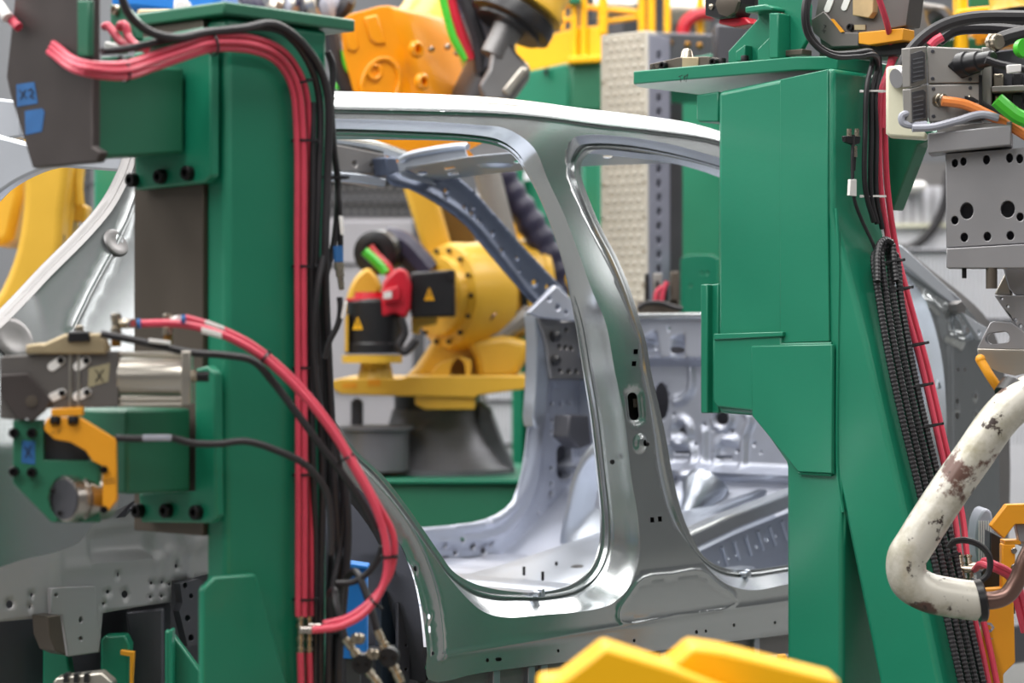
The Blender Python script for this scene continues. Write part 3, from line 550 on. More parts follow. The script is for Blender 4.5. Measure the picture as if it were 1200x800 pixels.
XP = PX(2.545); MB().pl([(20, -30), (7, 90), (11, 108), (38, 197), (113, 190), (118, 178), (108, 172), (108, -30)], XP, .018).build('plate', DARK_PLATE, dp, .003)
bt_ = MB().pl([(19, 99), (40, 96), (44, 121), (20, 125)], XP.off(-.0008), .0008).build('blue_tape', BLUE_TAPE, dp)
MB().pl([(29, 130), (49, 127), (52, 131), (49, 154), (30, 158)], XP.off(-.0008), .0008).build('blue_tape', BLUE_TAPE, dp)
MB().stroke([[(23, 106), (31, 115)], [(30, 105), (24, 116)], [(33, 106), (37, 104.5), (39, 108), (35, 113), (40, 115)]], XP.off(-.0012), .0022).build('handwriting', INK, bt_)
MB().pl([(90, 0), (104, 0), (104, 66), (90, 66)], PX(2.53), .012).build('clamp_bar', GREEN_DULL, dp, .003)

rp_ = thing('fixture_post', 'tall bright green welded fixture post with slanted leg and flat top plate', 'post', (4.7, 3.25, 0))
XR = 4.611; RX = PX(XR)
MB().pl([(841, 107), (976, 79), (976, 245), (1015, 400), (1060, 600), (1102, 800), (1178, 1158), (1108, 1158), (1030, 800), (989, 600), (987, 640), (987, 1165), (922, 1165), (921, 543), (882, 487), (841, 484)], RX, .19).build('column', GREEN, rp_, .014, seg=3)
MB().pl([(914, 93), (970, 81), (970, 240), (972, 400), (914, 402)], RX.off(-.006), .006).build('face_plate', GREEN, rp_, .002)
MB().pl([(835, 393), (916, 391), (916, 482), (883, 482), (840, 477), (835, 470)], RX.off(-.012), .02).build('bracket_block', GREEN, rp_, .005)
MB().pl([(836, 391), (917, 388.5), (917, 394), (836, 398)], RX.off(-.018), .012).build('weld_bead', GREEN, rp_, .002)
MB().pl([(880, 405), (975, 403), (975, 555), (935, 553), (881, 487)], RX.off(-.016), .012).build('gusset_plate', GREEN, rp_, .003)
for a, b_ in (((880, 404.5), (975, 402.5)), ((976, 405), (976, 555)), ((936, 554), (975, 556))):
    p, q = RX.off(-.008).at(*a), RX.off(-.008).at(*b_); n = max(8, int(np.linalg.norm(q - p) / .004))
    MB().tube([p + (q - p) * k / n for k in range(n + 1)], [.0035 + .001 * (k % 2) for k in range(n + 1)], 6, spline=False).build('weld_bead', GREEN, rp_)
w0 = RX.off(-.001); MB().tube([w0.at(u, v) for u, v in ((980, 244), (983, 300), (982, 400), (982, 560), (988, 600))], .004, 6).build('weld_bead', GREEN, rp_)
MB().pl([(821, 333), (829, 333), (829, 484), (821, 484)], PX(XR + .0), .12).build('side_flange', GREEN, rp_, .003)
MB().pl([(829, 334), (842, 332), (842, 484), (829, 484)], PX(XR + .02), .10).build('side_block', GREEN, rp_, .003)
ZT0, ZT1 = 2.128, 2.16
MB().prism([(4.60, 3.715, ZT0), (4.615, 3.24, ZT0), (4.67, 3.165, ZT0), (4.95, 3.165, ZT0), (4.95, 3.75, ZT0), (4.66, 3.75, ZT0)], (0, 0, ZT1 - ZT0)).build('top_plate', GREEN, rp_, .003)
MB().pl([(816, 111), (842, 107), (842, 143), (819, 143), (816, 140)], RX.off(.02), .12).build('top_bracket', GREEN, rp_, .004)
MB().box((4.55, 3.05, 0), (4.9, 3.6, .03)).build('base_plate', GREEN, rp_, .004)
MB().pl([(1040, 100), (1098, 160), (1075, 170), (1046, 246), (1040, 246)], PX(XR + .30), .05).build('rear_brace', GREEN_DULL, rp_, .004)
# uprights standing on the top plate
def tz(u, v, z=ZT1): return PZ(z).at(u, v)
br = thing('clamp_bracket', 'green gusseted clamp bracket bolted on the top plate of the slanted-leg post', 'bracket', (4.72, 3.35, ZT1))
GP = PX(4.69)
MB().pl([(853, 76), (853, 60), (888, 22), (888, -20), (936, -20), (948, 6), (946, 45), (938, 60), (908, 62), (906, 74)], GP, .016).build('web_plate', GREEN, br, .003)
MB().pl([(901, 15), (912, 15), (912, 68), (901, 68)], GP.off(-.05), .05).build('rib', GREEN, br, .003)
MB().pl([(887, 71), (887, 58), (905, 40), (905, 70)], GP.off(-.03), .03).build('rib', GREEN, br, .003)
MB().pl([(862, 72), (862, 60), (873, 52), (873, 71)], GP.off(-.03), .03).build('rib', GREEN, br, .003)
MB().pl([(873, 8), (896, 5), (905, 8), (905, 12), (896, 12), (873, 15)], GP.off(-.05), .08).build('shelf', GREEN, br, .003)
MB().pl([(908, 60), (940, 57), (940, 64), (908, 67)], GP.off(-.02), .04).build('shim', BROWN_STEEL, br, .002)
for u, v in ((917, 19), (917, 53)): bolt(br, GP.at(u, v), (-1, 0, 0), .009, .012, NICKEL)
for u, v in ((873, 70), (846, 73)): bolt(br, PX(4.66).at(u, v + 2), (0, 0, 1), .010, .014)
pb = thing('locating_pin_block', 'brown steel locating block with cone pin, marked A20', 'locating pin', (4.64, 3.62, ZT1))
PB = PX(4.625)
MB().pl([(761, 75), (796, 67), (830, 66), (832, 76), (818, 80), (761, 87)], PB, .05).build('block', BROWN_STEEL, pb, .002)
p = PX(4.65).at(805, 68); MB().lathe(p, (0, 0, 1), [(-.012, .017), (0, .017), (.001, .0165), (.016, .0125), (.022, .008), (.023, .004)], 24).build('cone_pin', NICKEL, pb)
MB().pl([(799, 67), (818, 67), (818, 80), (799, 82)], PB.off(-.004), .03).build('pin_seat', CAST, pb, .002)
for u, v in ((779, 77), (838, 73)): bolt(pb, PB.off(-.002).at(u, v), (-1, 0, 0), .010, .012)
MB().stroke([[(763, 83), (766, 75), (768, 82)], [(764, 80), (768, 79)], [(770, 76), (773, 75), (772, 79), (770, 82), (774, 81)], [(775, 76), (775, 81), (777, 80), (777, 75), (775, 76)]], PB, .0014).build('handwriting', INK, pb)
MB().stroke([[(795, 90), (800, 88)], [(797, 89), (798, 96)], [(802, 88), (802, 95)], [(801, 91), (806, 87), (804, 96)]], PX(4.605), .0012).build('paint_scratch', INK, rp_)
# ================================================================ hoses and cables
def hose(name, P, r, m, label, cat, group=None, n=9, k=8, ripple=None):
    if ripple:
        Q = np.array(crom(P, 24)); s_ = np.concatenate([[0], np.cumsum(np.linalg.norm(np.diff(Q, axis=0), axis=1))]); st = np.arange(0, s_[-1], r * .32); Q = np.stack([np.interp(st, s_, Q[:, i]) for i in range(3)], 1)
        b = MB().tube(list(Q), [r * (1 + ripple * (i % 4 < 2)) for i in range(len(Q))], n, spline=False)
    else: b = MB().tube(P, r, n, k)
    V = np.array(b.v)
    t = thing(name, label, cat, (V[:, 0].mean(), V[:, 1].mean(), V[:, 2].min()), group); b.build('jacket', m, t); return t
GL = 'red air hoses clipped to the left post'
base = [(66, 62), (100, 80), (142, 83), (180, 72), (215, 60), (250, 50), (300, 53), (332, 70), (349, 100), (355, 150), (356, 300), (357, 480), (357, 640), (357, 722)]
LBL3 = ['red air hose at the front of the three-hose bundle on the left post', 'red air hose in the middle of the three-hose bundle on the left post', 'red air hose at the back of the three-hose bundle on the left post']
for k in range(3):
    P = []; off_ = (k - 1) * 7.6
    for i, (u, v) in enumerate(base):
        a = np.array(base[max(i - 1, 0)]); b_ = np.array(base[min(i + 1, len(base) - 1)]); t_ = nv(b_ - a); n2 = np.array((t_[1], -t_[0])); q = np.array((u, v)) + n2 * off_ * (.75 if i < 2 else 1)
        P.append(XP.off(-.001).at(*(q + (-6, -6))) if i == 0 else pY(q[0], q[1], 3.152 - (.006 if k == 1 else 0) - (.012 if i < 7 else 0) - (.03 if i < 3 else 0)))
    hose('air_hose', P, .0056, RED, LBL3[k], 'hose', GL)
# fittings at the lower end of the bundle, then the continuation
for k, u in enumerate((352, 362)):
    t = thing('push_fitting', 'nickel tee fitting joining the %s red hose of the left post bundle' % ('front' if k == 0 else 'rear'), 'fitting', pY(u, 764, 3.15), 'hose fittings on the left post')
    MB().cyl(pY(u, 722, 3.15), pY(u, 764, 3.15), .0062, 12).build('body', NICKEL, t)
    for v in (724, 733, 748, 760): MB().lathe(pY(u, v, 3.15), (0, 0, 1), [(-.004, .0062), (-.003, .0082), (.003, .0082), (.004, .0062)], 12).build('ring', NICKEL, t)
    MB().cyl(pY(u, 738 - 4 * k, 3.145), pY(u + 14, 738 - 4 * k, 3.13), .0075, 12).build('branch', CHROME, t)
    hose('air_hose', [pY(u, 764, 3.15), pY(u + 1, 800, 3.15), pY(u + 1, 880, 3.15)], .0066, RED, 'short red hose tail under the %s tee fitting of the left post' % ('front' if k == 0 else 'rear'), 'hose', GL)
def bd(u): return 4.02 + (min(max(u, 130), 262) - 130) / 132 * .06 + (max(0, u - 262)) / 200 * .10
loop = [(163, 379), (205, 379), (250, 388), (300, 413), (345, 452), (385, 500), (415, 548), (440, 595), (453, 640), (451, 680), (430, 715), (400, 733), (366, 738)]
hose('air_hose', [pD(u, v, bd(u)) for u, v in loop], .0068, RED, 'thick red air hose looping from the clamp cylinder fitting down to the post tee', 'hose', 'red hoses looping from the clamp cylinder')
loop2 = [(214, 374), (245, 383), (290, 404), (335, 440), (380, 492), (410, 540), (437, 588), (458, 630), (455, 672), (432, 705), (405, 725), (376, 733)]
hose('air_hose', [pD(u + 3, v - 2, bd(u) + .022) for u, v in loop2], .0060, RED, 'thin red air hose looping from the brass elbow behind the thick loop hose', 'hose', 'red hoses looping from the clamp cylinder')
GB = 'black cables of the left post'
blk = [([(138, -20), (150, 15), (175, 37), (205, 44), (240, 38), (285, 33), (320, 28), (345, 42), (372, 75), (384, 110), (384, 200), (381, 300), (385, 420), (392, 560), (398, 680), (392, 790), (392, 900)], .0075, 3.135, 'thick black cable sweeping over the left post top and down its edge'),
       ([(120, 60), (150, 57), (190, 48), (220, 42), (255, 40), (300, 32), (335, 40), (362, 74), (374, 115), (373, 220), (370, 320), (374, 440), (378, 560), (376, 700), (376, 900)], .0065, 3.145, 'black cable starting at the connector above the upper green arm'),
       ([(384, 60), (390, 75), (388, 120), (391, 170), (396, 220), (392, 280), (381, 330), (378, 420), (383, 520), (388, 640), (384, 800), (384, 900)], .0060, 3.16, 'black cable hugging the far edge of the left post'),
       ([(396, 220), (398, 250), (399, 300), (398, 322)], .0055, 3.155, 'black cable ending in the blue plug beside the left post'),
       ([(379, 300), (372, 340), (368, 400), (376, 480), (392, 520), (402, 575), (399, 640), (388, 700), (386, 900)], .0060, 3.13, 'black cable bowing out at mid height of the left post'),
       ([(404, 560), (408, 620), (404, 690), (398, 760), (398, 900)], .0075, 3.12, 'thick black cable hanging at the lower edge of the left post'),
       ([(367, 120), (366, 240), (364, 380), (366, 520), (370, 660), (368, 900)], .0060, 3.148, 'straight black cable right beside the red hose bundle')]
for P, r, y, lb in blk: hose('cable', [pY(u, v, y - .01 * (i % 2) * .3) for i, (u, v) in enumerate(P)], r, BLACK, lb, 'cable', GB)
hose('cable', [pD(u, v, bd(u) - .02 + (.03 if u > 300 else 0)) for u, v in ((118, 391), (150, 397), (190, 406), (225, 413), (262, 416), (295, 422), (318, 445), (345, 480), (378, 525), (405, 560), (425, 590), (440, 620))], .0066, BLACK, 'black cable running over the clamp cylinder and along the red loop', 'cable', GB)
hose('cable', [pD(u, v, bd(u) - .0) for u, v in ((135, 513), (165, 514), (200, 513), (225, 519), (255, 520), (288, 517), (325, 528), (360, 546), (382, 575), (388, 610), (388, 650))], .0062, BLACK, 'black cable leaving the amber bracket and crossing the post at mid height', 'cable', GB)
hose('cable', [pD(u, v, 4.24) for u, v in ((394, 683), (412, 682), (430, 672), (443, 655), (448, 640))], .0058, BLACK, 'short black cable curving behind the red loop', 'cable', GB)
hose('cable', [pD(u, v, 4.30) for u, v in ((398, 348), (399, 362), (396, 380), (386, 400), (380, 420))], .0056, BLACK, 'black cable hanging below the silver plug beside the left post', 'cable', GB)
pg = thing('cable_plug', 'blue and silver round cable plug hanging beside the left post', 'plug', pD(399, 348, 4.30))
MB().cyl(pD(396, 288, 4.30), pD(397, 307, 4.30), .0088, 14).build('blue_body', BLUE_TAPE, pg); MB().lathe(pD(397, 307, 4.30), pD(400, 335, 4.30) - pD(397, 307, 4.30), [(0, .0085), (.012, .009), (.014, .0075), (.026, .0078), (.027, .006), (.04, .0055), (.05, .005)], 14).build('silver_body', NICKEL, pg)
for k, (u, v, u2, v2) in enumerate(((399, 253, 401, 275), (405, 353, 401, 373))):
    p, q = pD(u, v, 4.27), pD(u2, v2, 4.27); t = thing('cable_tag', 'white cable tag %s the blue plug beside the left post' % ('above' if k == 0 else 'below'), 'tag', q, 'white cable tags')
    MB().prism([p - R_ * .003, p + R_ * .003, q + R_ * .003, q - R_ * .003], D_ * .012).build('sleeve', WHITE_PL, t, .001)
for k, (u, v, u2, v2, m, wd, lb) in enumerate(((236, 387, 259, 393, WHITE_PL, 7, 'white tag sleeve on the thick red loop hose near the cylinder'), (240, 377, 262, 385, WHITE_PL, 5, 'white tag sleeve on the thin red loop hose near the cylinder'), (174, 399, 199, 402, WHITE_PL, 5, 'white tag sleeve on the black cable above the cylinder'), (167, 513, 200, 513, GREY_PL, 7, 'grey tag sleeve on the black cable beside the amber bracket'))):
    p, q = pD(u, v, 4.005 + .008 * (k == 1)), pD(u2, v2, 4.02 + .008 * (k == 1)); s_ = U_ * wd * 4.05 / FPX / 2; t = thing('hose_tag', lb, 'tag', q)
    MB().prism([p - s_, q - s_, q + s_, p + s_], D_ * .012).build('sleeve', m, t, .001); MB().prism([p - s_ * .3, q - s_ * .3, q + s_ * .1, p + s_ * .1], -D_ * .001).build('rib', m, t)
# cable ties round bundles
def tie(c, axis, ra, rb, label, group, tail=True, m=None):
    """closed strap round a bundle (half axes ra, rb) with its locking head"""
    c = np.array(c, float); ax = nv(axis); sd = nv(np.cross(ax, D_)); dp_ = np.cross(sd, ax); w_ = .0022; rr = []
    for o, kk in ((-w_, 1), (-w_, 1.12), (w_, 1.12), (w_, 1)): rr.append([c + ax * o + sd * ra * kk * math.cos(t) + dp_ * rb * kk * math.sin(t) for t in np.linspace(0, 2 * math.pi, 20, endpoint=False)])
    rr.append(rr[0]); t = thing('cable_tie', label, 'cable tie', c - (0, 0, .002), group)
    MB().loft(rr).build('strap', m or BLACK_SEMI, t); h = c + sd * ra * 1.1
    MB().prism([h - ax * .003 - sd * .003 - dp_ * .004, h + ax * .003 - sd * .003 - dp_ * .004, h + ax * .003 + sd * .004 - dp_ * .004, h - ax * .003 + sd * .004 - dp_ * .004], dp_ * .007).build('head', m or BLACK_SEMI, t, .0005)
GT = 'cable ties on the hoses of the left post'
for (u, v), (u2, v2), ra, lb in (((145, 82), (155, 81), .014, 'black cable tie on the red hoses in front of the upper green arm'), ((249, 52), (260, 51), .016, 'black cable tie on the red hoses at the post corner'), ((351, 96), (354, 110), .018, 'black cable tie on the red hoses just below the bend'), ((356, 165), (356, 180), .020, 'black cable tie on the straight red hoses below the bend'), ((356, 312), (356, 325), .020, 'black cable tie on the straight red hoses at cable plug height'), ((357, 431), (357, 445), .020, 'black cable tie on the straight red hoses above the loop crossing'), ((357, 556), (357, 570), .020, 'black cable tie on the straight red hoses at the looping cable'), ((357, 702), (357, 715), .019, 'black cable tie on the straight red hoses just above the tee fittings')):
    tie(pY(u, v, 3.152 - (.012 if u < 300 else 0) - (.02 if u < 200 else 0)), pY(u2, v2, 3.152) - pY(u, v, 3.152), max(ra, .0185), .0135, lb, GT)
for u, v, u2, v2, ra, lb in ((310, 420, 322, 429, .011, 'black cable tie on the red loop hoses at the post edge'), (404, 538, 410, 548, .012, 'black cable tie on the red loop hoses beside the wheel arch'), (455, 652, 455, 662, .012, 'black cable tie at the widest point of the red loop'), (440, 706, 432, 714, .012, 'black cable tie at the bottom bend of the red loop')):
    tie(pD(u, v, bd(u) + .006), pD(u2, v2, bd(u)) - pD(u, v, bd(u)), ra, .014, lb, GT)
tie(pY(388, 208, 3.15), (0, 0, 1), .03, .016, 'wide black cable tie round the black cables of the left post', GT)
# connectors at the foot of the left post
GC = 'bullet hose couplings at the foot of the left post'
for k, (u, v, u2, v2, lb) in enumerate(((442, 738, 470, 800, 'silver hose coupling nearest the wheel arch'), (404, 748, 446, 806, 'silver hose coupling furthest from the wheel arch'))):
    p, q = pD(u, v, 4.22), pD(u2, v2, 4.22); L = np.linalg.norm(q - p); t = thing('hose_coupling', lb, 'coupling', q, GC)
    MB().lathe(p, q - p, [(0, .0075), (L * .18, .0078), (L * .19, .0068), (L * .24, .0068), (L * .25, .0095), (L * .42, .0095), (L * .43, .0075)], 14).build('upper_ferrule', NICKEL, t)
    c = p + (q - p) * .5; MB().lathe(c - D_ * .012, D_, [(0, .016), (.003, .018), (.024, .018)], 18).build('black_body', BLACK_SEMI, t)
    for dx in (-1, 1): bolt(t, c + R_ * .008 * dx - D_ * .012, -D_, .0035, .002)
    MB().lathe(p + (q - p) * .58, q - p, [(0, .0085), (L * .16, .0095), (L * .17, .0075), (L * .22, .0075), (L * .23, .009), (L * .42, .008)], 14).build('lower_ferrule', NICKEL, t)
    hose('cable', [p + (p - q) * .0, pD(u - 12 + 2 * k, v - 40, 4.23), pD(u - 26 + 14 * k, v - 68 + 12 * k, 4.25), pD(u - 42 + 24 * k, v - 50, 4.28), pD(398 - 6 * k, 740, 4.32)], .0068, BLACK, 'black hose looping into the %s coupling at the post foot' % ('first' if k == 0 else 'second'), 'hose', GC)
    for dx, dv in ((-10, -8), (8, 10)):
        MB().lathe(pD(432 - 5 * k + dx, 756 + dv, 4.215), -D_, [(0, .010), (.008, .010), (.012, .007)], 8).build('cap_nut', NICKEL, t)
# ---- hoses of the right post
E0, E1 = RX.at(980, 245), RX.at(1102, 800); SLn = nv(np.cross(E1 - E0, (1, 0, 0))); SLn = SLn if SLn[1] < 0 else -SLn
SLP = Pl(E0 + SLn * .012, SLn); OUTP = PY(3.105)
def ro_(u, v, k=0.0):
    a = OUTP.off(-k).at(u, v); b_ = SLP.off(k).at(u, v); return a if np.linalg.norm(a - CAMP) < np.linalg.norm(b_ - CAMP) else b_
GR = 'red air hoses of the slanted-leg post'; GK = 'black cables of the slanted-leg post'
for k, (a, lb) in enumerate((([(1024, -20), (1040, 30), (1045, 62), (1040, 85), (1032, 110), (1030, 160), (1032, 220), (1043, 290), (1058, 350), (1080, 430), (1103, 530), (1118, 600), (1124, 650)], 'red air hose from the clamp down the slanted leg, outer one'), ([(1068, -20), (1068, 12), (1058, 45), (1042, 80), (1035, 110), (1037, 160), (1040, 220), (1050, 290), (1065, 350), (1087, 430), (1110, 530), (1127, 600), (1133, 650)], 'red air hose from above the tool box down the slanted leg, inner one'))):
    hose('air_hose', [ro_(u, v, .004 + .004 * (1 - k) + (.03 if v < 60 else 0)) for u, v in a], .0072, RED, lb, 'hose', GR)
hose('air_hose', [ro_(u, v, .012) for u, v in ((1075, -20), (1071, 14), (1060, 44), (1046, 74), (1038, 100), (1034, 150))], .0066, RED, 'third red hose joining the two hoses at the top of the slanted-leg post', 'hose', GR)
for k, a in enumerate(([(1128, 690), (1140, 720), (1150, 760), (1160, 810)], [(1138, 690), (1150, 720), (1160, 760), (1170, 810)])):
    hose('air_hose', [ro_(u, v, .01) for u, v in a], .0072, RED, 'red hose below the tee fittings of the slanted leg, %s one' % ('outer' if k == 0 else 'inner'), 'hose', GR)
for k, u in enumerate((1126, 1136)):
    t = thing('push_fitting', 'nickel tee fitting on the slanted leg, %s of the pair' % ('outer' if k == 0 else 'inner'), 'fitting', ro_(u + 3, 690, .012), 'hose fittings on the slanted leg')
    p, q = ro_(u - 2, 650, .012), ro_(u + 3, 690, .012); MB().cyl(p, q, .0072, 12).build('body', NICKEL, t)
    for f in (.05, .25, .7, .92): MB().lathe(p + (q - p) * f, q - p, [(-.003, .007), (-.002, .0095), (.002, .0095), (.003, .007)], 12).build('ring', NICKEL, t)
    c = p + (q - p) * (.42 - .1 * k); MB().cyl(c, c + R_ * .03 - D_ * .01, .008, 12).build('branch', NICKEL, t)
    hose('air_hose', [c + R_ * .028 - D_ * .01, pD(1160 + 4 * k, 664 - 4 * k, 5.05), pD(1182 + 5 * k, 676 - 3 * k, 5.06), pD(1190 + 8 * k, 700, 5.08), pD(1200 + 6 * k, 740, 5.1)], .0072, RED, 'red hose curving away from the slanted-leg tee, %s one' % ('lower' if k == 0 else 'upper'), 'hose', GR)
rb_ = [([(952, -20), (946, 15), (948, 35), (958, 52), (975, 62), (1000, 62), (1020, 60), (1022, 75), (1016, 100), (1014, 150), (1014, 220), (1024, 260)], 'black cable looping over the top plate edge and down the slanted-leg post, first'),
       ([(948, -20), (942, 15), (945, 38), (958, 56), (978, 66), (1004, 66), (1024, 64), (1028, 80), (1022, 105), (1021, 160), (1021, 230), (1028, 262)], 'black cable looping over the top plate edge and down the slanted-leg post, second'),
       ([(1030, 66), (1031, 84), (1026, 110), (1027, 160), (1027, 230), (1034, 268)], 'short black cable beside the looping pair on the post'),
       ([(1000, 158), (999, 190), (1001, 232), (1010, 258), (1024, 288), (1030, 310)], 'thin black sensor cable from the small silver plug on the post')]
for i, (P, lb) in enumerate(rb_): hose('cable', [ro_(u, v, .008 + .002 * i + (.05 if (v < 70 and i < 2) else 0)) for u, v in P], .0062 if i < 3 else .0042, BLACK, lb, 'cable', GK)
for k in range(4):
    d = (k - 1.5) * 8.5; P = [(1036 + d * .4, 284 + abs(d) * .6), (1037 + d, 300), (1043 + d, 350), (1053 + d, 410), (1070 + d, 490), (1089 + d, 570), (1104 + d, 640), (1126 + d, 740), (1146 + d, 830)]
    hose('corrugated_cable', [ro_(u, v, .014 + .004 * (k % 2)) for u, v in P], .0074, BLACK, 'black corrugated conduit of the bunch on the slanted leg, number %s from the red hoses' % ['four', 'three', 'two', 'one'][k], 'conduit', 'corrugated conduits on the slanted leg', n=9, k=30, ripple=.17)
hose('corrugated_cable', [ro_(u, v, .03) for u, v in ((1028, 330), (1028, 300), (1031, 286), (1038, 281), (1045, 286), (1047, 305), (1050, 330))], .0074, BLACK, 'folded loop of black corrugated conduit at the head of the bunch', 'conduit', 'corrugated conduits on the slanted leg', n=9, k=18, ripple=.17)
for i, (u, v, ra, lb) in enumerate(((1040, 308, .034, 'thin tie near the loop of the corrugated bunch'), (1050, 340, .034, 'tie with white tail on the upper corrugated bunch'), (1068, 405, .034, 'tie on the corrugated bunch at gusset height'), (1073, 453, .034, 'tie with white head on the corrugated bunch beside the door hinge panel'), (1085, 500, .034, 'thin tie on the corrugated bunch below the hinge panel holes'), (1107, 652, .03, 'tie on the corrugated bunch behind the worn white tube'))):
    tie(ro_(u, v, .016), E1 - E0, ra, .014, lb, 'cable ties on the slanted leg')
tie(ro_(1068, 17, .04), (0, 0, 1), .013, .012, 'black cable tie on the red hoses above the grey tool box', 'cable ties on the slanted leg')
for v in (107, 230): tie(ro_(1024, v, .010), (0, 0, 1), .026, .012, 'clear cable tie on the straight cables of the post, %s one' % ('upper' if v < 200 else 'lower'), 'cable ties on the slanted leg', m=WHITE_PL)
t = thing('sensor_plug', 'small silver and black sensor plug clipped on the green post face', 'plug', ro_(1000, 185, .01))
for dx in (-5, 4): MB().cyl(ro_(1000 + dx, 151, .012), ro_(1000 + dx, 160, .012), .006, 10).build('gland', NICKEL, t)
MB().pl([(991, 159), (1009, 159), (1008, 168), (1002, 170), (992, 166)], OUTP.off(-.016), .012).build('tee_body', BLACK_SEMI, t, .002); MB().cyl(ro_(1001, 171, .012), ro_(1001, 184, .012), .007, 10).build('coupling', NICKEL, t); MB().cyl(ro_(1001, 184, .012), ro_(1000, 200, .012), .005, 8).build('boot', BLACK_SEMI, t)
t = thing('cable_tag', 'white printed tag on the thin sensor cable of the post', 'tag', ro_(1000, 230, .012)); MB().pl([(997, 210), (1004, 210), (1004, 230), (996, 229)], OUTP.off(-.02), .008).build('sleeve', WHITE_PL, t, .001)
# ================================================================ clamp unit left of the left post
XC = 0.0; CP = PR(-4, 110, 4.03); CT = nv(R_ * math.cos(math.radians(-4)) - D_ * math.sin(math.radians(-4)))
cl = thing('pneumatic_clamp', 'grey toggle clamp with silver air cylinder, slotted tabs and tape marked X', 'clamp', CP.at(90, 478))
MB().pl([(0, 420), (3, 417), (139, 411), (139, 476), (60, 478), (30, 480), (20, 492), (0, 490)], CP, .055).build('body', CLAMP_GREY, cl, .002)
MB().pl([(0, 439), (32, 437), (60, 469), (58, 474), (52, 482), (37, 495), (32, 490), (24, 493), (18, 488), (0, 462)], CP.off(-.012), .012).build('jaw_plate', DARK_PLATE, cl, .002)
MB().lathe(CP.off(-.012).at(37, 470), -CP.n, [(0, .010), (.002, .010), (.0022, .008)], 18).build('jaw_pivot', BROWN_STEEL, cl)
for u, v, a in ((66, 426, -.62), (96, 426, -.62), (67, 463, -.42), (96, 462, -.42)):
    tb = MB().pl(slot(u, v, 11.5, 5.2, a), CP.off(-.002), .003).build('slot_tab', WHITE_PL, cl, .0006)
    bolt(tb, CP.off(-.001).at(u + 6.5 * math.cos(a), v + 6.5 * math.sin(a)), -CP.n, .0056, .004, name='screw')
for u in (82, 92): MB().pl([(u - 1.5, 413), (u + 1.5, 413), (u + 1.5, 477), (u - 1.5, 477)], CP.off(-.003), .004).build('rail_strip', ALU, cl, .0005)
MB().pl([(30, 415), (30, 404), (47, 401.5), (50, 403), (76, 391), (118, 390), (125, 406), (125, 415)], CP.off(-.01), .075).build('head_casting', CAST, cl, .004)
MB().pl([(79, 401), (79, 388), (104, 388), (106, 400)], CP.off(-.016), .06).build('cap', BLACK_SEMI, cl, .003); MB().lathe(CP.off(.01).at(93, 388), (0, 0, 1), [(0, .008), (.008, .008), (.010, .006)], 10).build('cap_screw', NICKEL, cl)
tt_ = MB().pl([(104, 431), (129, 425), (127, 447), (103, 454)], CP.off(-.0008), .0008).build('tan_tape', TAN_TAPE, cl)
MB().stroke([[(112, 433), (121, 447)], [(121, 433), (112, 447)]], CP.off(-.001), .0018).build('handwriting', INK, tt_)
ca, cb = CP.off(.028).at(139, 441.5), CP.off(.028).at(214, 441); ax = CT; Lc = np.linalg.norm(cb - ca)
MB().lathe(ca, ax, [(0, .0325), (.004, .0315), (Lc - .004, .0315), (Lc, .0325)], 32).build('cylinder_barrel', ALU, cl)
for dx, dz in ((-.016, -.037), (.028, -.036), (-.012, .0385), (.028, .036), (-.016, -.046)): MB().cyl(ca + CP.n * dx + U_ * dz, cb + CP.n * dx + U_ * dz, .0042, 10).build('tie_rod', ALU, cl)
MB().prism([cb - CP.n * .042 - U_ * .046, cb + CT * .016 - CP.n * .042 - U_ * .046, cb + CT * .016 - CP.n * .042 + U_ * .043, cb - CP.n * .042 + U_ * .043], CP.n * .084).build('end_cap', ALU, cl, .002)

MB().cyl(cb + CT * .016, cb + CT * .024, .011, 10).build('rod_nut', NICKEL, cl); MB().cyl(cb + CT * .022, cb + CT * .044, .009, 12).build('rod_boot', BLACK_SEMI, cl)
# fittings on the cylinder
f1 = thing('elbow_fitting', 'nickel elbow fitting with brass base standing on the clamp body', 'fitting', CP.off(.02).at(136, 408), 'elbow fittings on the clamp cylinder')
c = CP.off(.02); MB().cyl(c.at(136, 406), c.at(136, 391), .0085, 6).build('brass_base', BRASS, f1); MB().lathe(c.at(136, 392), (0, 0, 1), [(0, .009), (.012, .009), (.013, .0075), (.024, .0075), (.026, .009), (.034, .009), (.036, .006)], 14).build('post', NICKEL, f1)
MB().lathe(c.at(140, 379), pD(163, 379, 4.02) - c.at(140, 379), [(0, .006), (.008, .006), (.009, .0085), (.024, .0085), (.026, .0075), (.032, .0085)], 14).build('spout', NICKEL, f1); MB().lathe(pD(161, 379, 4.02), R_, [(0, .0082), (.005, .0082)], 14).build('blue_ring', BLUE_TAPE, f1)
f2 = thing('elbow_fitting', 'nickel elbow fitting with brass base behind the red hose above the cylinder', 'fitting', CP.off(.06).at(197, 404), 'elbow fittings on the clamp cylinder')
c = CP.off(.06); MB().cyl(c.at(197, 405), c.at(197, 390), .0075, 6).build('brass_base', BRASS, f2); MB().lathe(c.at(197, 392), (0, 0, 1), [(0, .009), (.012, .009), (.013, .006), (.022, .006), (.024, .009), (.034, .009), (.036, .006)], 14).build('post', NICKEL, f2)
MB().lathe(c.at(200, 376), pD(218, 373, 4.06) - c.at(200, 376), [(0, .006), (.012, .0065), (.014, .0075), (.03, .0075)], 14).build('spout', WHITE_PL, f2); MB().lathe(pD(213, 374, 4.05), R_, [(0, .0075), (.006, .0075)], 14).build('blue_ring', BLUE_TAPE, f2)
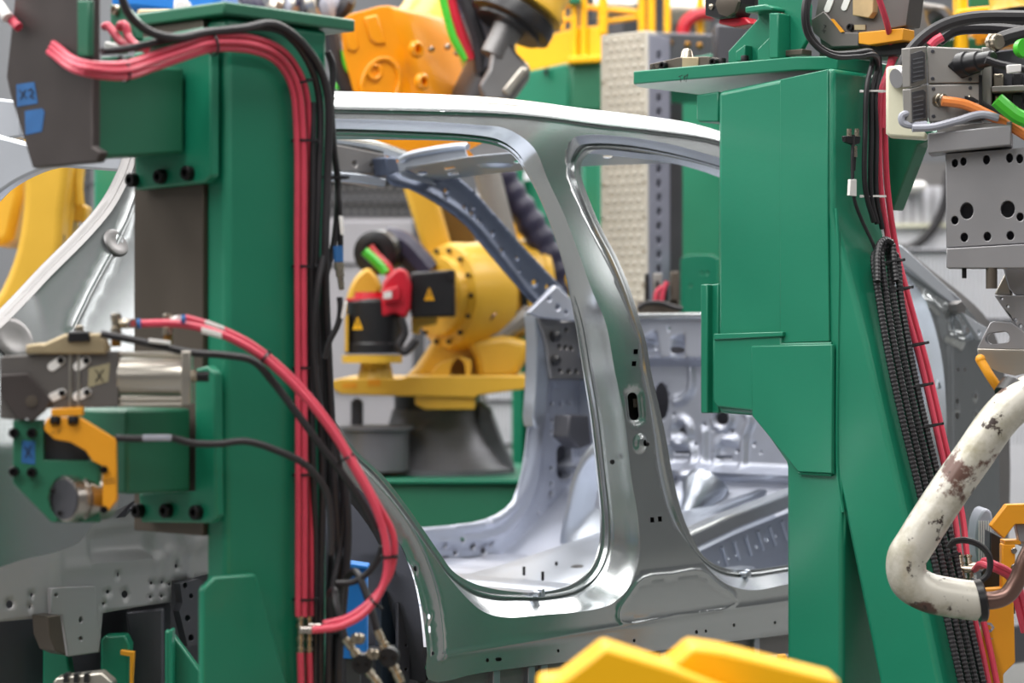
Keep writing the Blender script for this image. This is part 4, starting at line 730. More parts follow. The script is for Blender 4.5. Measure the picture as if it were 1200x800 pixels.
# amber bracket and green pivot block below the clamp
ab = thing('stop_bracket', 'amber painted stepped stop bracket hooked under the grey clamp', 'bracket', CP.at(125, 600)); AP = CP.off(-.02)
MB().pl([(52, 504), (53, 494), (57, 489), (94, 489), (136, 515), (137, 586), (126, 600), (120, 598), (120, 546), (108, 540), (100, 528), (82, 518), (64, 515)], AP, .022).build('arm', AMBER, ab, .002)
MB().pl([(60, 479), (97, 477), (97, 487), (60, 489)], AP, .03).build('lug', AMBER, ab, .0015)
for u in (65, 86): bolt(ab, AP.at(u, 489), -CP.n * .4 - U_, .009, .012)
for v in (550, 597): bolt(ab, AP.at(122, v), -CP.n, .0065, .008)
MB().stroke([[(120, 563), (134, 561)], [(121, 566), (135, 565)], [(60, 508), (63, 506)], [(67, 507), (71, 504)]], AP, .001).build('scratches', INK_BROWN, ab)
gb = thing('pivot_block', 'green pivot block with steel roller and blue tape marked X under the clamp', 'pivot block', CP.at(60, 612)); GPl = CP.off(.0)
MB().pl([(15, 492), (50, 492), (51, 539), (108, 540), (117, 543), (117, 612), (60, 612), (15, 566)], GPl, .03, [circ(78, 584, 21, 27)]).build('plate', GREEN_DULL, gb, .002)
MB().pl([(52, 500), (104, 500), (104, 542), (52, 542)], GPl.off(.03), .03).build('recess_plate', DARKGREY, gb)
for u, v in ((17, 507), (38, 507), (17, 552), (38, 553)): bolt(gb, GPl.at(u, v), -CP.n, .0085, .016)
bt_ = MB().pl([(26, 516), (41, 517), (41, 544), (25, 542)], GPl.off(-.0008), .0008).build('blue_tape', BLUE_TAPE, gb); MB().stroke([[(29, 523), (37, 536)], [(36, 522), (30, 536)]], GPl.off(-.001), .0018).build('handwriting', INK, bt_)
RXA = nv(D_ * .76 + R_ * .65); MB().lathe(GPl.off(-.012).at(75, 585), RXA, [(0, .030), (.002, .037), (.02, .038), (.021, .034), (.03, .034), (.031, .038), (.085, .038)], 30).build('roller', CHROME, gb); MB().lathe(GPl.off(-.013).at(75, 585) - RXA * .001, RXA, [(0, .034), (.002, .034)], 30).build('roller_face', DARKGREY, gb)
for u, v in ((62, 575), (70, 601)): bolt(gb, GPl.off(-.013).at(u, v), -CP.n, .0045, .002)
# parts above the upper green arm
vb = thing('hose_manifold', 'small green and white hose manifold above the upper green arm', 'manifold', PX(2.70).at(140, 70)); MV = PX(2.68)
MB().pl([(129, 5), (141, 6), (156, 22), (158, 45), (145, 58), (129, 60)], MV, .02).build('bracket', GREEN_DULL, vb, .002); bolt(vb, MV.at(137, 12), (-1, 0, 0), .009, .008, NICKEL)
MB().pl([(158, 46), (236, 32), (242, 36), (242, 42), (160, 56)], PX(2.75), .03).build('bar', GREEN, vb, .002)
MB().pl([(122, 48), (134, 52), (136, 62), (122, 62)], MV.off(-.02), .03).build('connector', WHITE_PL, vb, .003)
MB().pl([(118, 66), (152, 66), (150, 71), (118, 70)], MV.off(-.02), .05).build('tray', GREEN, vb, .002)
for k, P in enumerate(([(122, 32), (126, 30), (133, 38), (143, 50), (160, 54)], [(139, 34), (142, 29), (147, 30), (150, 42), (158, 52), (172, 58)])):
    hose('air_hose', [MV.off(-.03).at(u, v) for u, v in P], .0072, RED, 'short red hose stub bending into the manifold, %s one' % ('front' if k == 0 else 'rear'), 'hose', 'red stubs at the manifold')
hose('air_hose', [PX(2.53).at(u, v) for u, v in ((22, 32), (12, 22), (4, 12), (-10, -6))], .008, RED, 'red hose end with white sleeve at the locator plate top', 'hose')
t = thing('hose_tag', 'white sleeve on the red hose at the locator plate top', 'tag', PX(2.52).at(4, 24)); MB().cyl(PX(2.52).at(9, 21), PX(2.52).at(-4, 3), .010, 12).build('sleeve', WHITE_PL, t)
# ================================================================ clamp on top of the slanted-leg post
tc = thing('pneumatic_clamp', 'grey toggle clamp with tan block and yellow stripe on the post top plate', 'clamp', (4.86, 3.30, ZT1)); TP = PX(4.76)
MB().pl([(963, -30), (1070, -30), (1062, 30), (1022, 38), (1006, 38), (1006, 55), (963, 57), (955, 20)], TP, .06).build('body', CLAMP_GREY, tc, .002)
MB().pl([(949, 24), (965, 13), (975, 24), (989, 38), (1006, 38), (1006, 54), (975, 55), (962, 46), (953, 38)], TP.off(-.012), .012).build('jaw_plate', CLAMP_GREY, tc, .002)
MB().pl([(973, 22), (976, 22), (989, 37), (985, 38)], TP.off(-.016), .004).build('yellow_edge', AMBER, tc)
MB().pl([(999, -20), (1024, -20), (1023, 14), (1018, 21), (999, 18)], TP.off(-.02), .03).build('tan_block', WOOD, tc, .002)
for u, v in ((971, 6), (991, 4)): MB().pl(slot(u, v, 9, 3.6, -1.2), TP.off(-.003), .003).build('slot_tab', WHITE_PL, tc, .0006)
bolt(tc, TP.off(-.002).at(997, 32), (-1, 0, 0), .009, .006); MB().pl([(1001, 29), (1014, 29), (1014, 35), (1001, 35)], TP.off(-.003), .003).build('name_plate', CAST, tc)
MB().stroke([[(965, 34), (966, 39)], [(963, 36), (968, 36)], [(965, 29), (968, 30), (966, 33)]], TP.off(-.0125), .0012).build('handwriting', INK, tc)
MB().pl([(1006, 38), (1058, 33), (1058, 47), (1018, 53), (1006, 51)], TP.off(-.02), .05).build('amber_bar', AMBER, tc, .002)
MB().pl([(1020, 53), (1062, 49), (1062, 64), (1016, 66)], TP.off(.01), .06).build('foot', BLACK_SEMI, tc, .002)
MB().pl([(960, 57), (1050, 52), (1050, 66), (960, 70)], TP.off(.02), .08).build('foot', BROWN_STEEL, tc, .002)
tc2 = thing('pneumatic_clamp', 'dark clamp head with round steel jaw at the edge of the top plate', 'clamp', PX(4.75).at(860, 22)); T2 = PX(4.72)
MB().pl([(826, -30), (866, -30), (868, 4), (860, 20), (840, 22), (826, 18)], T2, .06).build('body', BLACK_SEMI, tc2, .003); MB().lathe(T2.at(855, 4), (-1, 0, 0), [(0, .034), (.012, .034), (.014, .03)], 8).build('jaw', BROWN_STEEL, tc2)
MB().lathe(T2.at(834, 8), (-1, 0, 0), [(0, .007), (.004, .007), (.005, .004)], 12).build('screw', NICKEL, tc2)
MB().pl([(868, -30), (960, -30), (940, -6), (905, 4), (880, 8), (870, 4)], PX(4.80), .05).build('arm', STEEL_GREY, tc2, .004)
MB().pl([(842, 22), (872, 20), (880, 28), (860, 32), (842, 28)], T2.off(.02), .05).build('red_pad', RED_DARK, tc2, .004)
# ================================================================ robot tool at the right edge
rt = thing('robot_tool_changer', 'grey tool changer box with cable plugs above a drilled aluminium plate', 'robot tool', pD(1130, 316, 5.15))
TR = PR(14, 1085, 5.12)
def trp(k=0.0): return TR.off(k)
MB().pl([(1086, 54), (1150, 57), (1150, 97), (1087, 98)], TR, .14).build('upper_box', TOOL_GREY, rt, .003)
MB().pl([(1087, 99), (1150, 98), (1150, 141), (1088, 143)], TR, .14).build('lower_box', TOOL_GREY, rt, .003)
LS = Pl(TR.at(1086, 100), np.cross(TR.n, U_)); LS.n = nv(LS.n); LF = PR(-52, 1086, 5.12)
MB().pl([(1066, 56), (1086, 54), (1087, 98), (1067, 102)], LF, .02).build('side_plate', TOOL_GREY, rt, .002); MB().pl([(1067, 104), (1087, 99), (1088, 143), (1069, 144)], LF, .02).build('side_plate', TOOL_GREY, rt, .002)
for q in ([(1068, 63), (1080, 59), (1084, 62), (1084, 92), (1068, 98)], [(1069, 108), (1082, 105), (1085, 108), (1085, 138), (1070, 142)]):
    lb_ = MB().pl(q, LF.off(-.0015), .0015).build('data_label', LABEL_DK, rt, .0004)
    for k in range(6): v = q[0][1] + 5 + k * 5.2; MB().pl([(1070, v + 1), (1082, v - 1.5), (1082, v - .2), (1070, v + 2.2)], LF.off(-.0022), .0006).build('text_line', LABEL_TX, lb_)
for u, v in ((1093, 60), (1093, 92), (1144, 62), (1137, 93), (1094, 104), (1094, 136), (1137, 103)): bolt(rt, TR.at(u, v), -TR.n, .004, .002, DARKGREY, 'screw')
MB().pl([(1110, 77), (1124, 60), (1146, 62), (1150, 84), (1127, 92)], TR.off(-.006), .008).build('plug_flange', BLACK_SEMI, rt, .003)
p = TR.off(-.006).at(1126, 76); q = nv(-D_ * .75 + R_ * .62 + U_ * .08); MB().lathe(p, q, [(0, .026), (.02, .026), (.022, .022), (.05, .021), (.052, .017), (.085, .016), (.088, .012)], 22).build('cable_plug', BLACK_SEMI, rt)
MB().pl([(1150, 55), (1162, 55), (1162, 140), (1150, 140)], TR.off(.02), .12).build('end_plate', TOOL_GREY, rt, .003); MB().pl([(1147, 88), (1151, 88), (1151, 125), (1147, 125)], TR.off(-.004), .01).build('seal_strip', BLACK_SEMI, rt)
MB().pl([(1163, 60), (1215, 55), (1215, 142), (1163, 145)], TR.off(.06), .1).build('module_rack', DARKGREY, rt, .004)
for u, v, m in ((1170, 94, NICKEL), (1192, 93, BLACK_SEMI), (1172, 120, CAST), (1192, 118, BLACK_SEMI)): MB().pl([(u - 6, v - 8), (u + 6, v - 8), (u + 6, v + 8), (u - 6, v + 8)], TR.off(.03), .04).build('module', m, rt, .003)
MB().pl([(1162, 101), (1215, 99), (1215, 106), (1162, 108)], TR.off(.01), .05).build('rack_rail', TOOL_GREY, rt, .002)
MB().pl([(1038, 78), (1054, 76), (1066, 78), (1068, 150), (1086, 155), (1086, 163), (1041, 160), (1038, 156)], TR.off(.05), .05).build('cream_guard', CREAM, rt, .006)
MB().cyl(TR.off(.03).at(1050, 92), TR.off(.06).at(1068, 88), .021, 18).build('silver_spigot', ALU_GREY, rt)
MB().pl([(1087, 156), (1185, 146), (1185, 170), (1087, 180)], TR.off(-.03), .10).build('adapter_block', ALU_GREY, rt, .003); MB().pl([(1098, 148), (1186, 142), (1186, 150), (1098, 156)], TR.off(-.01), .08).build('adapter_pad', TOOL_GREY, rt, .002)
hol = [circ(1133, 247, 7.8, 9.8), circ(1181, 245, 8.4, 10), circ(1119, 258, 4.2, 5), circ(1195.5, 254, 4.2, 5), circ(1130, 278, 4.4, 5.4), circ(1157, 277, 4.4, 5.4), circ(1184, 276, 4.4, 5.4), circ(1119, 191, 3.6, 5), circ(1129, 189, 3.6, 5), circ(1156, 187, 4.0, 5.6), circ(1183, 185, 4, 5.6), circ(1195, 186, 4, 5.6)]
MB().pl([(1108, 180), (1215, 172), (1215, 284), (1109, 290)], TR, .05, hol).build('drilled_plate', ALU_GREY, rt, .0015)
MB().pl([(1108, 180), (1215, 172), (1215, 284), (1109, 290)], TR.off(.05), .01).build('backing_plate', DARKGREY, rt)
MB().pl([(1109, 291), (1215, 285), (1215, 314), (1109, 314)], TR.off(-.012), .08).build('base_block', ALU_GREY, rt, .002)
MB().cyl(TR.at(1130, 314), TR.at(1130, 326), .005, 10).build('dowel', BLACK_BOLT, rt); MB().cyl(TR.at(1162, 314), TR.at(1162, 338), .012, 14).build('pin', BROWN_STEEL, rt)
# weld gun below the plate
wg = thing('welding_gun', 'aluminium welding gun frame with worn white bent tube and copper electrode pipe', 'welding gun', pD(1150, 720, 5.0))
WG = PR(14, 1150, 5.18)
MB().pl([(1175, 312), (1215, 312), (1215, 348), (1190, 346), (1182, 338)], WG, .10).build('neck', ALU_GREY, wg, .003)
MB().pl([(1165, 345), (1178, 320), (1186, 346)], WG.off(.02), .08).build('wedge', ALU, wg, .003)
MB().pl([(1165, 346), (1215, 346), (1215, 398), (1196, 390), (1186, 376)], WG.off(-.01), .05, [circ(1174, 350, 1.6), circ(1181, 359, 1.6), circ(1190, 375, 2.2), circ(1196, 382, 2.2)]).build('drilled_bracket', ALU_GREY, wg, .002)
MB().pl([(1160, 378), (1164, 376), (1186, 378), (1215, 400), (1215, 410), (1145, 408)], WG.off(-.02), .10, [slot(1169, 396, 14, 6.5, -.14)]).build('slotted_bracket', ALU_GREY, wg, .002); MB().pl([(1145, 408), (1215, 410), (1215, 434), (1190, 440), (1170, 436), (1147, 425)], WG.off(-.025), .10).build('lower_block', ALU, wg, .002)
MB().tube([pD(1149, 422, 5.05), pD(1160, 440, 5.04), pD(1175, 462, 5.05)], .010, 12).build('amber_hook', AMBER, wg); MB().ball(pD(1149, 421, 5.05), .011).build('hook_end', AMBER, wg)
tb_ = [(1215, 458), (1196, 468), (1172, 490), (1140, 535), (1106, 584), (1074, 634), (1062, 656), (1066, 680), (1085, 693), (1115, 700), (1146, 704)]
MB().tube([pD(u, v, 4.98 - .02 * math.sin(i / 10 * math.pi)) for i, (u, v) in enumerate(tb_)], .041, 22, 8).build('bent_tube', TUBE_WHITE, wg)
MB().lathe(pD(1188, 470, 4.99), nv(pD(1200, 452, 5.0) - pD(1188, 470, 4.99)), [(0, .034), (0, .046), (.03, .046), (.03, .034)], 22).build('black_collar', BLACK_SEMI, wg)
MB().lathe(pD(1144, 704, 4.98), nv(pD(1156, 702, 4.98) - pD(1144, 704, 4.98)), [(0, .03), (0, .044), (.014, .044), (.018, .038), (.02, .02)], 22).build('black_end_ring', BLACK_SEMI, wg)
MB().tube([pD(u, v, 4.98) for u, v in ((1148, 703), (1165, 703), (1180, 697), (1192, 680), (1200, 660), (1212, 636))], .0185, 16).build('electrode_pipe', COPPER, wg)
bolt(wg, pD(1130, 704, 4.94), -D_, .006, .004, CHROME)
# cables of the tool
GTc = 'cables of the robot tool'
for P, r, dep, m, lb in (([(1104, 118), (1130, 122), (1160, 135), (1185, 148), (1212, 165)], .011, 5.08, ORANGE_CABLE, 'orange cable plugged into the lower grey tool box'), ([(1205, 142), (1190, 135), (1176, 124), (1168, 117)], .0165, 5.05, LIME, 'short lime green hose end beside the orange cable'),
        ([(1086, 146), (1072, 147), (1058, 144), (1057, 136), (1066, 132)], .008, 5.08, GREY_PL, 'grey cable loop under the label plates'), ([(1069, 150), (1092, 149), (1120, 142), (1150, 134), (1170, 138)], .0085, 5.07, GREY_PL, 'grey cable running under the tool box'),
        ([(1056, 90), (1060, 72), (1078, 48), (1105, 30), (1140, 21), (1215, 20)], .0145, 5.22, BLACK, 'thick black cable arching over the tool box, uppermost'), ([(1100, 48), (1118, 36), (1150, 33), (1215, 38)], .013, 5.30, BLACK, 'black cable behind the uppermost arching cable'), ([(1162, 54), (1175, 46), (1195, 40), (1215, 36)], .017, 5.12, BLACK, 'thick black cable leaving the silver gland'),
        ([(1155, 70), (1170, 75), (1195, 80), (1215, 84)], .0085, 5.02, BLACK, 'black cable from the round plug of the tool box'), ([(1090, 54), (1096, 48), (1104, 43)], .010, 5.2, RED, 'short red hose behind the arching black cable'), ([(1130, 116), (1142, 118), (1158, 126), (1172, 136)], .007, 5.10, BLACK, 'thin black cable behind the orange cable')):
    hose('cable', [pD(u, v, dep) for u, v in P], r, m, lb, 'cable', GTc)
for u, v, r, lb in ((1099, 118, .015, 'silver gland at the orange cable'), (1163, 50, .019, 'silver gland at the thick black cable'), (1131, 116, .010, 'small silver gland at the thin black cable')):
    t = thing('cable_gland', lb, 'gland', pD(u, v + 4, 5.10), 'cable glands of the robot tool'); MB().lathe(pD(u, v, 5.12), -D_ + R_ * .5, [(0, r), (.01, r), (.012, r * .85), (.022, r * .85), (.024, r * .7)], 16).build('nut', NICKEL, t); MB().lathe(pD(u, v, 5.13), -D_ + R_ * .5, [(0, r * 1.1), (.008, r * 1.1)], 6).build('hex', NICKEL, t)
t = thing('hose_coupler', 'round lime green hose coupler ring at the frame edge of the rack', 'coupler', pD(1196, 66, 5.05)); MB().lathe(pD(1197, 57, 5.05), -D_ + R_ * .3, [(0, .014), (0, .020), (.02, .020), (.02, .014)], 18).build('ring', LIME, t); MB().lathe(pD(1197, 57, 5.06), -D_ + R_ * .3, [(0, .014), (.01, .014)], 18).build('cap', WHITE_PL, t)
t = thing('cable_tag', 'white ribbed tag on the round-plug cable', 'tag', pD(1186, 84, 4.99)); MB().pl([(1180, 76), (1197, 75), (1197, 84), (1181, 86)], PD(5.0), .012).build('sleeve', WHITE_PL, t, .002)
# ================================================================ amber guards at the lower right, yellow steps in front
ag = thing('amber_guard', 'tall amber sheet guard with grey printed P beside the slanted leg', 'guard', (pD(1175, 400, 5.5)[0], pD(1175, 400, 5.5)[1], 0)); AG = PD(5.5)
MB().pl([(1152, 690), (1176, 688), (1188, 706), (1190, 776), (1176, 790), (1176, 1180), (1150, 1180)], AG, .03).build('sheet', AMBER, ag, .003)
MB().pl([(1174, 637), (1190, 637), (1190, 700), (1182, 704), (1174, 690)], AG, .03).build('strip', AMBER, ag, .003)
for v in (645, 664): bolt(ag, AG.at(1188, v), -D_, .007, .006, CHROME)
for q in ([(1155, 730), (1155, 741)], [(1155, 730), (1161, 731), (1164, 735), (1161, 739), (1156, 740)]): MB().stroke([q], AG, .005).build('letter', GREY_PL, ag)
MB().stroke([[(1157, 748), (1163, 748)]], AG, .002).build('letter_bar', GREY_PL, ag)
ah = thing('amber_hook_plate', 'thick amber hook-shaped plate above the tall amber guard', 'plate', pD(1180, 632, 5.35)); MB().pl([(1161, 616), (1180, 591), (1215, 590), (1215, 614), (1190, 614), (1177, 631)], PD(5.35), .03).build('plate', AMBER, ah, .002)
MB().pl([(1177, 633), (1205, 633), (1205, 638), (1177, 638)], PD(5.37), .05).build('flange', AMBER, ah, .002); MB().pl([(1190, 614), (1215, 614), (1215, 640), (1196, 640)], PD(5.37), .03).build('lower_leg', ALU_GREY, ah, .002)
t = thing('clear_shroud', 'pale ribbed bellows shroud behind the tee fittings of the slanted leg', 'shroud', pD(1155, 680, 5.7))
MB().pl(crom([(1146, 660), (1145, 612), (1154, 596), (1162, 600), (1164, 650), (1160, 680)], 3, True), PD(5.7), .10).build('cover', GREY_PL, t, .006)
for k in range(6): MB().pl([(1147 + k * 2.7, 610), (1148.2 + k * 2.7, 610), (1148.2 + k * 2.7, 664), (1147 + k * 2.7, 664)], PD(5.696), .004).build('rib', WHITE_PL, t)
t = thing('dark_bracket', 'black machine bracket between the shroud and the amber guard', 'bracket', pD(1170, 690, 5.6)); MB().pl([(1160, 622), (1175, 630), (1176, 690), (1190, 690), (1190, 720), (1150, 690), (1150, 670), (1160, 660)], PD(5.6), .06).build('plate', BLACK_SEMI, t, .003)
for u, v in ((1157, 690), (1164, 691)): bolt(t, PD(5.6).at(u, v), -D_, .004, .003, CHROME)
hose('cable', [pD(u, v, 5.0) for u, v in ((1112, 642), (1117, 635), (1132, 633), (1150, 640), (1160, 654), (1158, 672), (1146, 682), (1138, 680))], .0068, BLACK, 'black cable ring beside the tee fittings of the slanted leg', 'cable')
yb = thing('yellow_step_guard', 'bright yellow folded sheet guard with two raised wedges at floor side', 'guard', (pD(800, 400, 3.1)[0], pD(800, 400, 3.1)[1], 0))
YB = PD(3.05)
MB().pl([(630, 800), (658, 797), (709, 757), (783, 781), (811, 757), (850, 763), (985, 797), (985, 1500), (630, 1500)], YB, .10).build('front_sheet', YELLOW_SAFE, yb, .006)
MB().pl([(709, 757), (790, 783), (870, 815), (870, 1500), (640, 1500), (650, 803)], YB.off(-.05), .04).build('raised_wedge', YELLOW_SAFE, yb, .006)
t = thing('yellow_stud', 'small yellow post top beside the green post foot', 'post', (*pD(918, 400, 5.9)[:2], 0)); MB().pl([(912, 768), (922, 767), (922, 1100), (912, 1100)], PD(5.9), .03).build('post', AMBER, t, .003)
# ================================================================ background: robots, fences, columns
def dm(px, dep): return px * dep / FPX
def fl(u, dep): q = pD(u, 400, dep); return (q[0], q[1], 0)
# ---- yellow robot seen through the rear door aperture
RD = 9.6
rb = thing('industrial_robot', 'yellow industrial robot with black motors and red connector behind the car body', 'robot', fl(515, RD))
pd_ = thing('robot_plinth', 'green steel plinth under the yellow robot behind the car body', 'plinth', fl(500, RD + .2))
a0 = pD(505, 557, RD); MB().pl([(395, 566), (612, 566), (612, 864), (395, 864)], PD(RD - .45), 1.1).build('block', GREEN_DULL, pd_, .01); MB().pl([(390, 561), (614, 561), (614, 567), (390, 567)], PD(RD - .48), 1.16).build('top_plate', GREEN, pd_, .006)
ct = pD(512, 553, RD); zt = ct[2]
MB().lathe(ct, (0, 0, 1), [(0, dm(92, RD)), (.02, dm(92, RD)), (.04, dm(82, RD)), (.12, dm(66, RD)), (.20, dm(56, RD)), (.25, dm(52, RD))], 40).build('pedestal', PEDESTAL, rb)
MB().pl([(560, 470), (575, 480), (590, 520), (602, 545), (602, 553), (560, 553)], PD(RD - .1), .3).build('pedestal_skirt', PEDESTAL, rb, .01)
MB().lathe(pD(512, 480, RD), (0, 0, 1), [(0, dm(50, RD)), (dm(22, RD), dm(50, RD))], 40).build('turntable', BLACK_SEMI, rb)
MB().lathe(pD(440, 505, RD - .3), (0, 0, 1), [(-.15, .13), (0, .13), (.008, .15), (.02, .15)], 24).build('cable_pot', PEDESTAL, rb)
MB().pl([(411, 470), (418, 466), (425, 470), (425, 500), (411, 500)], PD(RD - .2), .05).build('stop_post', DARKGREY, rb, .006)
MB().pl([(388, 446), (400, 443), (470, 443), (478, 440), (620, 440), (622, 455), (560, 463), (558, 466), (470, 464), (400, 462), (388, 455)], PD(RD - .42), .75).build('turret_base', YELLOW, rb, .02)
MB().pl([(486, 460), (557, 462), (557, 480), (498, 480), (486, 474)], PD(RD - .40), .4).build('turret_lip', YELLOW, rb, .008)
for q in ([(401, 449), (418, 448), (418, 455), (401, 455)], [(431, 445), (446, 444), (446, 452), (431, 452)]): MB().pl(q, PD(RD - .422), .002).build('type_plate', AMBER, rb)
MB().pl([(470, 446), (486, 430), (505, 402), (512, 372), (520, 330), (545, 298), (585, 285), (622, 300), (632, 345), (624, 382), (600, 400), (596, 446)], PD(RD - .22), .40).build('shoulder_casting', YELLOW, rb, .04, seg=4)
MB().pl([(498, 446), (515, 425), (540, 418), (552, 422), (552, 446)], PD(RD - .34), .2, [crom([(528, 442), (529, 428), (536, 420), (543, 424), (544, 442)], 3, True)]).build('web_casting', YELLOW, rb, .01)
MB().pl([(545, 398), (590, 392), (622, 400), (618, 420), (605, 442), (590, 446), (560, 446), (556, 420)], PD(RD - .30), .3).build('side_casting', YELLOW, rb, .03, seg=3)
ya = nv(-D_ * .62 - R_ * .78)
c = pD(515, 347, RD - .26); MB().lathe(c - ya * .22, ya, [(0, dm(62, RD)), (.16, dm(62, RD)), (.19, dm(58, RD)), (.20, dm(46, RD)), (.23, dm(44, RD)), (.235, dm(34, RD))], 44).build('joint_housing', YELLOW, rb)
for k in range(14):
    a = 2 * math.pi * k / 14; pa, pb2 = perp(ya); bolt(rb, c - ya * .02 + dm(53, RD) * (math.cos(a) * pa + math.sin(a) * pb2), ya, .009, .012)
MB().lathe(pD(580, 340, RD - .05), nv(R_ + D_ * .3 + U_ * .1), [(-.15, dm(58, RD)), (.16, dm(58, RD)), (.165, dm(60, RD)), (.19, dm(60, RD)), (.195, dm(50, RD)), (.26, dm(46, RD))], 40).build('arm_joint', YELLOW, rb)
MB().lathe(pD(597, 340, RD - .05), nv(R_ + D_ * .3 + U_ * .1), [(-.012, dm(59.5, RD)), (.012, dm(59.5, RD))], 40).build('black_seal', BLACK_SEMI, rb)
MB().pl([(468, 205), (505, 205), (528, 285), (548, 330), (515, 335), (498, 300)], PD(RD - .1), .22).build('lower_arm', YELLOW, rb, .02)
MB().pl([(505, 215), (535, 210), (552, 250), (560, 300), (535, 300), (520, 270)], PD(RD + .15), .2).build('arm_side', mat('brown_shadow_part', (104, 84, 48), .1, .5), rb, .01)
MB().pl([(560, 205), (600, 200), (628, 262), (626, 318), (600, 330), (580, 290)], PD(RD + .2), .25).build('balancer_arm', YELLOW, rb, .02)
MB().cyl(pD(560, 160, RD - .2), pD(596, 300, RD - .2), dm(15, RD), 20).build('balancer_tube', TOOL_GREY, rb)
MB().tube([pD(u, v, RD - .25) for u, v in ((570, 375), (580, 395), (600, 382), (622, 365))], .035, 10).build('grey_sleeve', TOOL_GREY, rb); MB().tube([pD(u, v, RD - .32) for u, v in ((558, 345), (566, 362), (578, 372))], .03, 10).build('grease_pipe', COPPER, rb)
hose('corrugated_cable', [pD(u, v, RD - .1) for u, v in ((560, 150), (598, 225), (622, 262), (642, 300), (650, 345), (640, 380))], .055, VIOLET, 'dark violet corrugated hose package on the yellow robot behind the car', 'hose', n=14, k=14, ripple=.12)
MB().pl([(481, 319), (533, 316), (533, 371), (481, 372)], PD(RD - .62), .22).build('motor_box', BLACK_SEMI, rb, .01); MB().pl([(524, 316), (533, 316), (533, 330), (526, 328)], PD(RD - .64), .03).build('motor_plug', BLACK_SEMI, rb, .004)
MB().pl([(455, 322), (466, 314), (476, 316), (481, 332), (480, 360), (474, 374), (463, 366), (447, 372), (446, 350), (449, 330)], PD(RD - .72), .16).build('red_connector', RED_DARK, rb, .012); MB().pl([(448, 340), (466, 334), (470, 352), (450, 356)], PD(RD - .76), .06).build('connector_cap', RED_DARK, rb, .008); MB().pl([(449, 342), (459, 341), (459, 349), (449, 350)], PD(RD - .765), .004).build('connector_label', WHITE_PL, rb)
p = pD(438, 414, RD - .62); MB().lathe(p, (0, 0, 1), [(0, dm(32, RD)), (dm(10, RD), dm(32, RD)), (dm(12, RD), dm(30, RD)), (dm(56, RD), dm(30, RD)), (dm(60, RD), dm(27, RD))], 32).build('vertical_motor', BLACK_SEMI, rb)
MB().lathe(pD(434, 353, RD - .62), (0, 0, 1), [(0, dm(27, RD)), (dm(3, RD), dm(27, RD)), (dm(4, RD), dm(18, RD)), (dm(10, RD), dm(17, RD))], 24).build('red_motor_cap', RED_DARK, rb)
MB().lathe(pD(436, 425, RD - .62), (0, 0, 1), [(0, dm(33, RD)), (dm(8, RD), dm(33, RD)), (dm(9, RD), dm(28, RD))], 30).build('motor_flange', YELLOW, rb); MB().lathe(pD(440, 444, RD - .60), (0, 0, 1), [(0, dm(20, RD)), (dm(20, RD), dm(16, RD))], 24).build('motor_stem', YELLOW, rb)
MB().pl([(404, 370), (408, 368), (408, 412), (404, 412)], PD(RD - .7), .1).build('yellow_fin', YELLOW, rb)
for u, v in ((419, 379), (503, 345)):
    tw = MB().pl([(u, v - 8), (u + 6, v + 7), (u - 6, v + 7)], PD(RD - .77 if u < 450 else RD - .624), .003).build('warning_triangle', YELLOW_SAFE, rb); MB().pl([(u - .7, v - 3), (u + .7, v - 3), (u + .7, v + 4), (u - .7, v + 4)], PD(RD - .773 if u < 450 else RD - .627), .002).build('bolt_mark', INK, tw)
MB().pl(crom([(405, 370), (407, 345), (416, 325), (430, 314), (440, 322), (446, 340), (430, 352)], 3, True), PD(RD - .45), .15).build('motor_guard', YELLOW, rb, .02)
q = nv(-D_ + R_ * -.25 + U_ * -.1); MB().lathe(pD(441, 296, RD - .35), q, [(-.25, .08), (0, .085), (.01, .082), (.02, .085), (.03, .06), (.03, .04), (-.05, .035)], 26).build('cable_port', BLACK_SEMI, rb)
hose('cable', [pD(u, v, RD - .55) for u, v in ((432, 290), (440, 300), (452, 312), (460, 325))], .02, RED_DARK, 'thick red cable entering the red robot connector', 'cable', 'robot motor cables'); hose('cable', [pD(u, v, RD - .58) for u, v in ((427, 294), (436, 302), (446, 312), (452, 320))], .018, LIME, 'lime green cable beside the red one at the robot connector', 'cable', 'robot motor cables')
hose('cable', [pD(u, v, RD - .25) for u, v in ((450, 282), (470, 288), (486, 304), (500, 320))], .06, VIOLET, 'dark hose sleeve behind the black cable port of the robot', 'cable', 'robot motor cables'); hose('cable', [pD(u, v, RD - .72) for u, v in ((470, 372), (474, 390), (468, 406), (474, 412), (488, 398))], .016, BLACK, 'black cable hanging under the red robot connector', 'cable', 'robot motor cables')
MB().pl([(482, 370), (512, 369), (512, 380), (492, 384), (490, 392), (482, 390)], PD(RD - .55), .1).build('motor_bracket', YELLOW, rb, .006)
# ---- yellow robot behind the rear window
LD = 8.2
r2 = thing('industrial_robot', 'pale yellow robot arm leaning beyond the rear window opening', 'robot', fl(40, LD + .2))
MB().pl(crom([(32, 150), (80, 150), (79, 200), (73, 250), (69, 300), (50, 350), (0, 420), (-40, 460), (-40, 400), (0, 340), (18, 295), (27, 240), (28, 200)], 3, True), PD(LD), .35).build('arm', YELLOW, r2, .04, seg=4)
MB().pl([(-40, 170), (24, 190), (26, 230), (14, 280), (2, 290), (-40, 280)], PD(LD + .3), .3).build('counter_arm', YELLOW, r2, .03)
MB().pl([(82, 210), (88, 215), (90, 235), (102, 242), (100, 262), (84, 258), (80, 280), (76, 280)], PD(LD + .2), .1).build('cable_bracket', YELLOW, r2, .01)
for P in ([(92, 170), (90, 200), (93, 240)], [(86, 160), (84, 210), (82, 240), (76, 285)]): MB().tube([pD(u, v, LD + .15) for u, v in P], .018, 8).build('dress_pipe', YELLOW, r2)
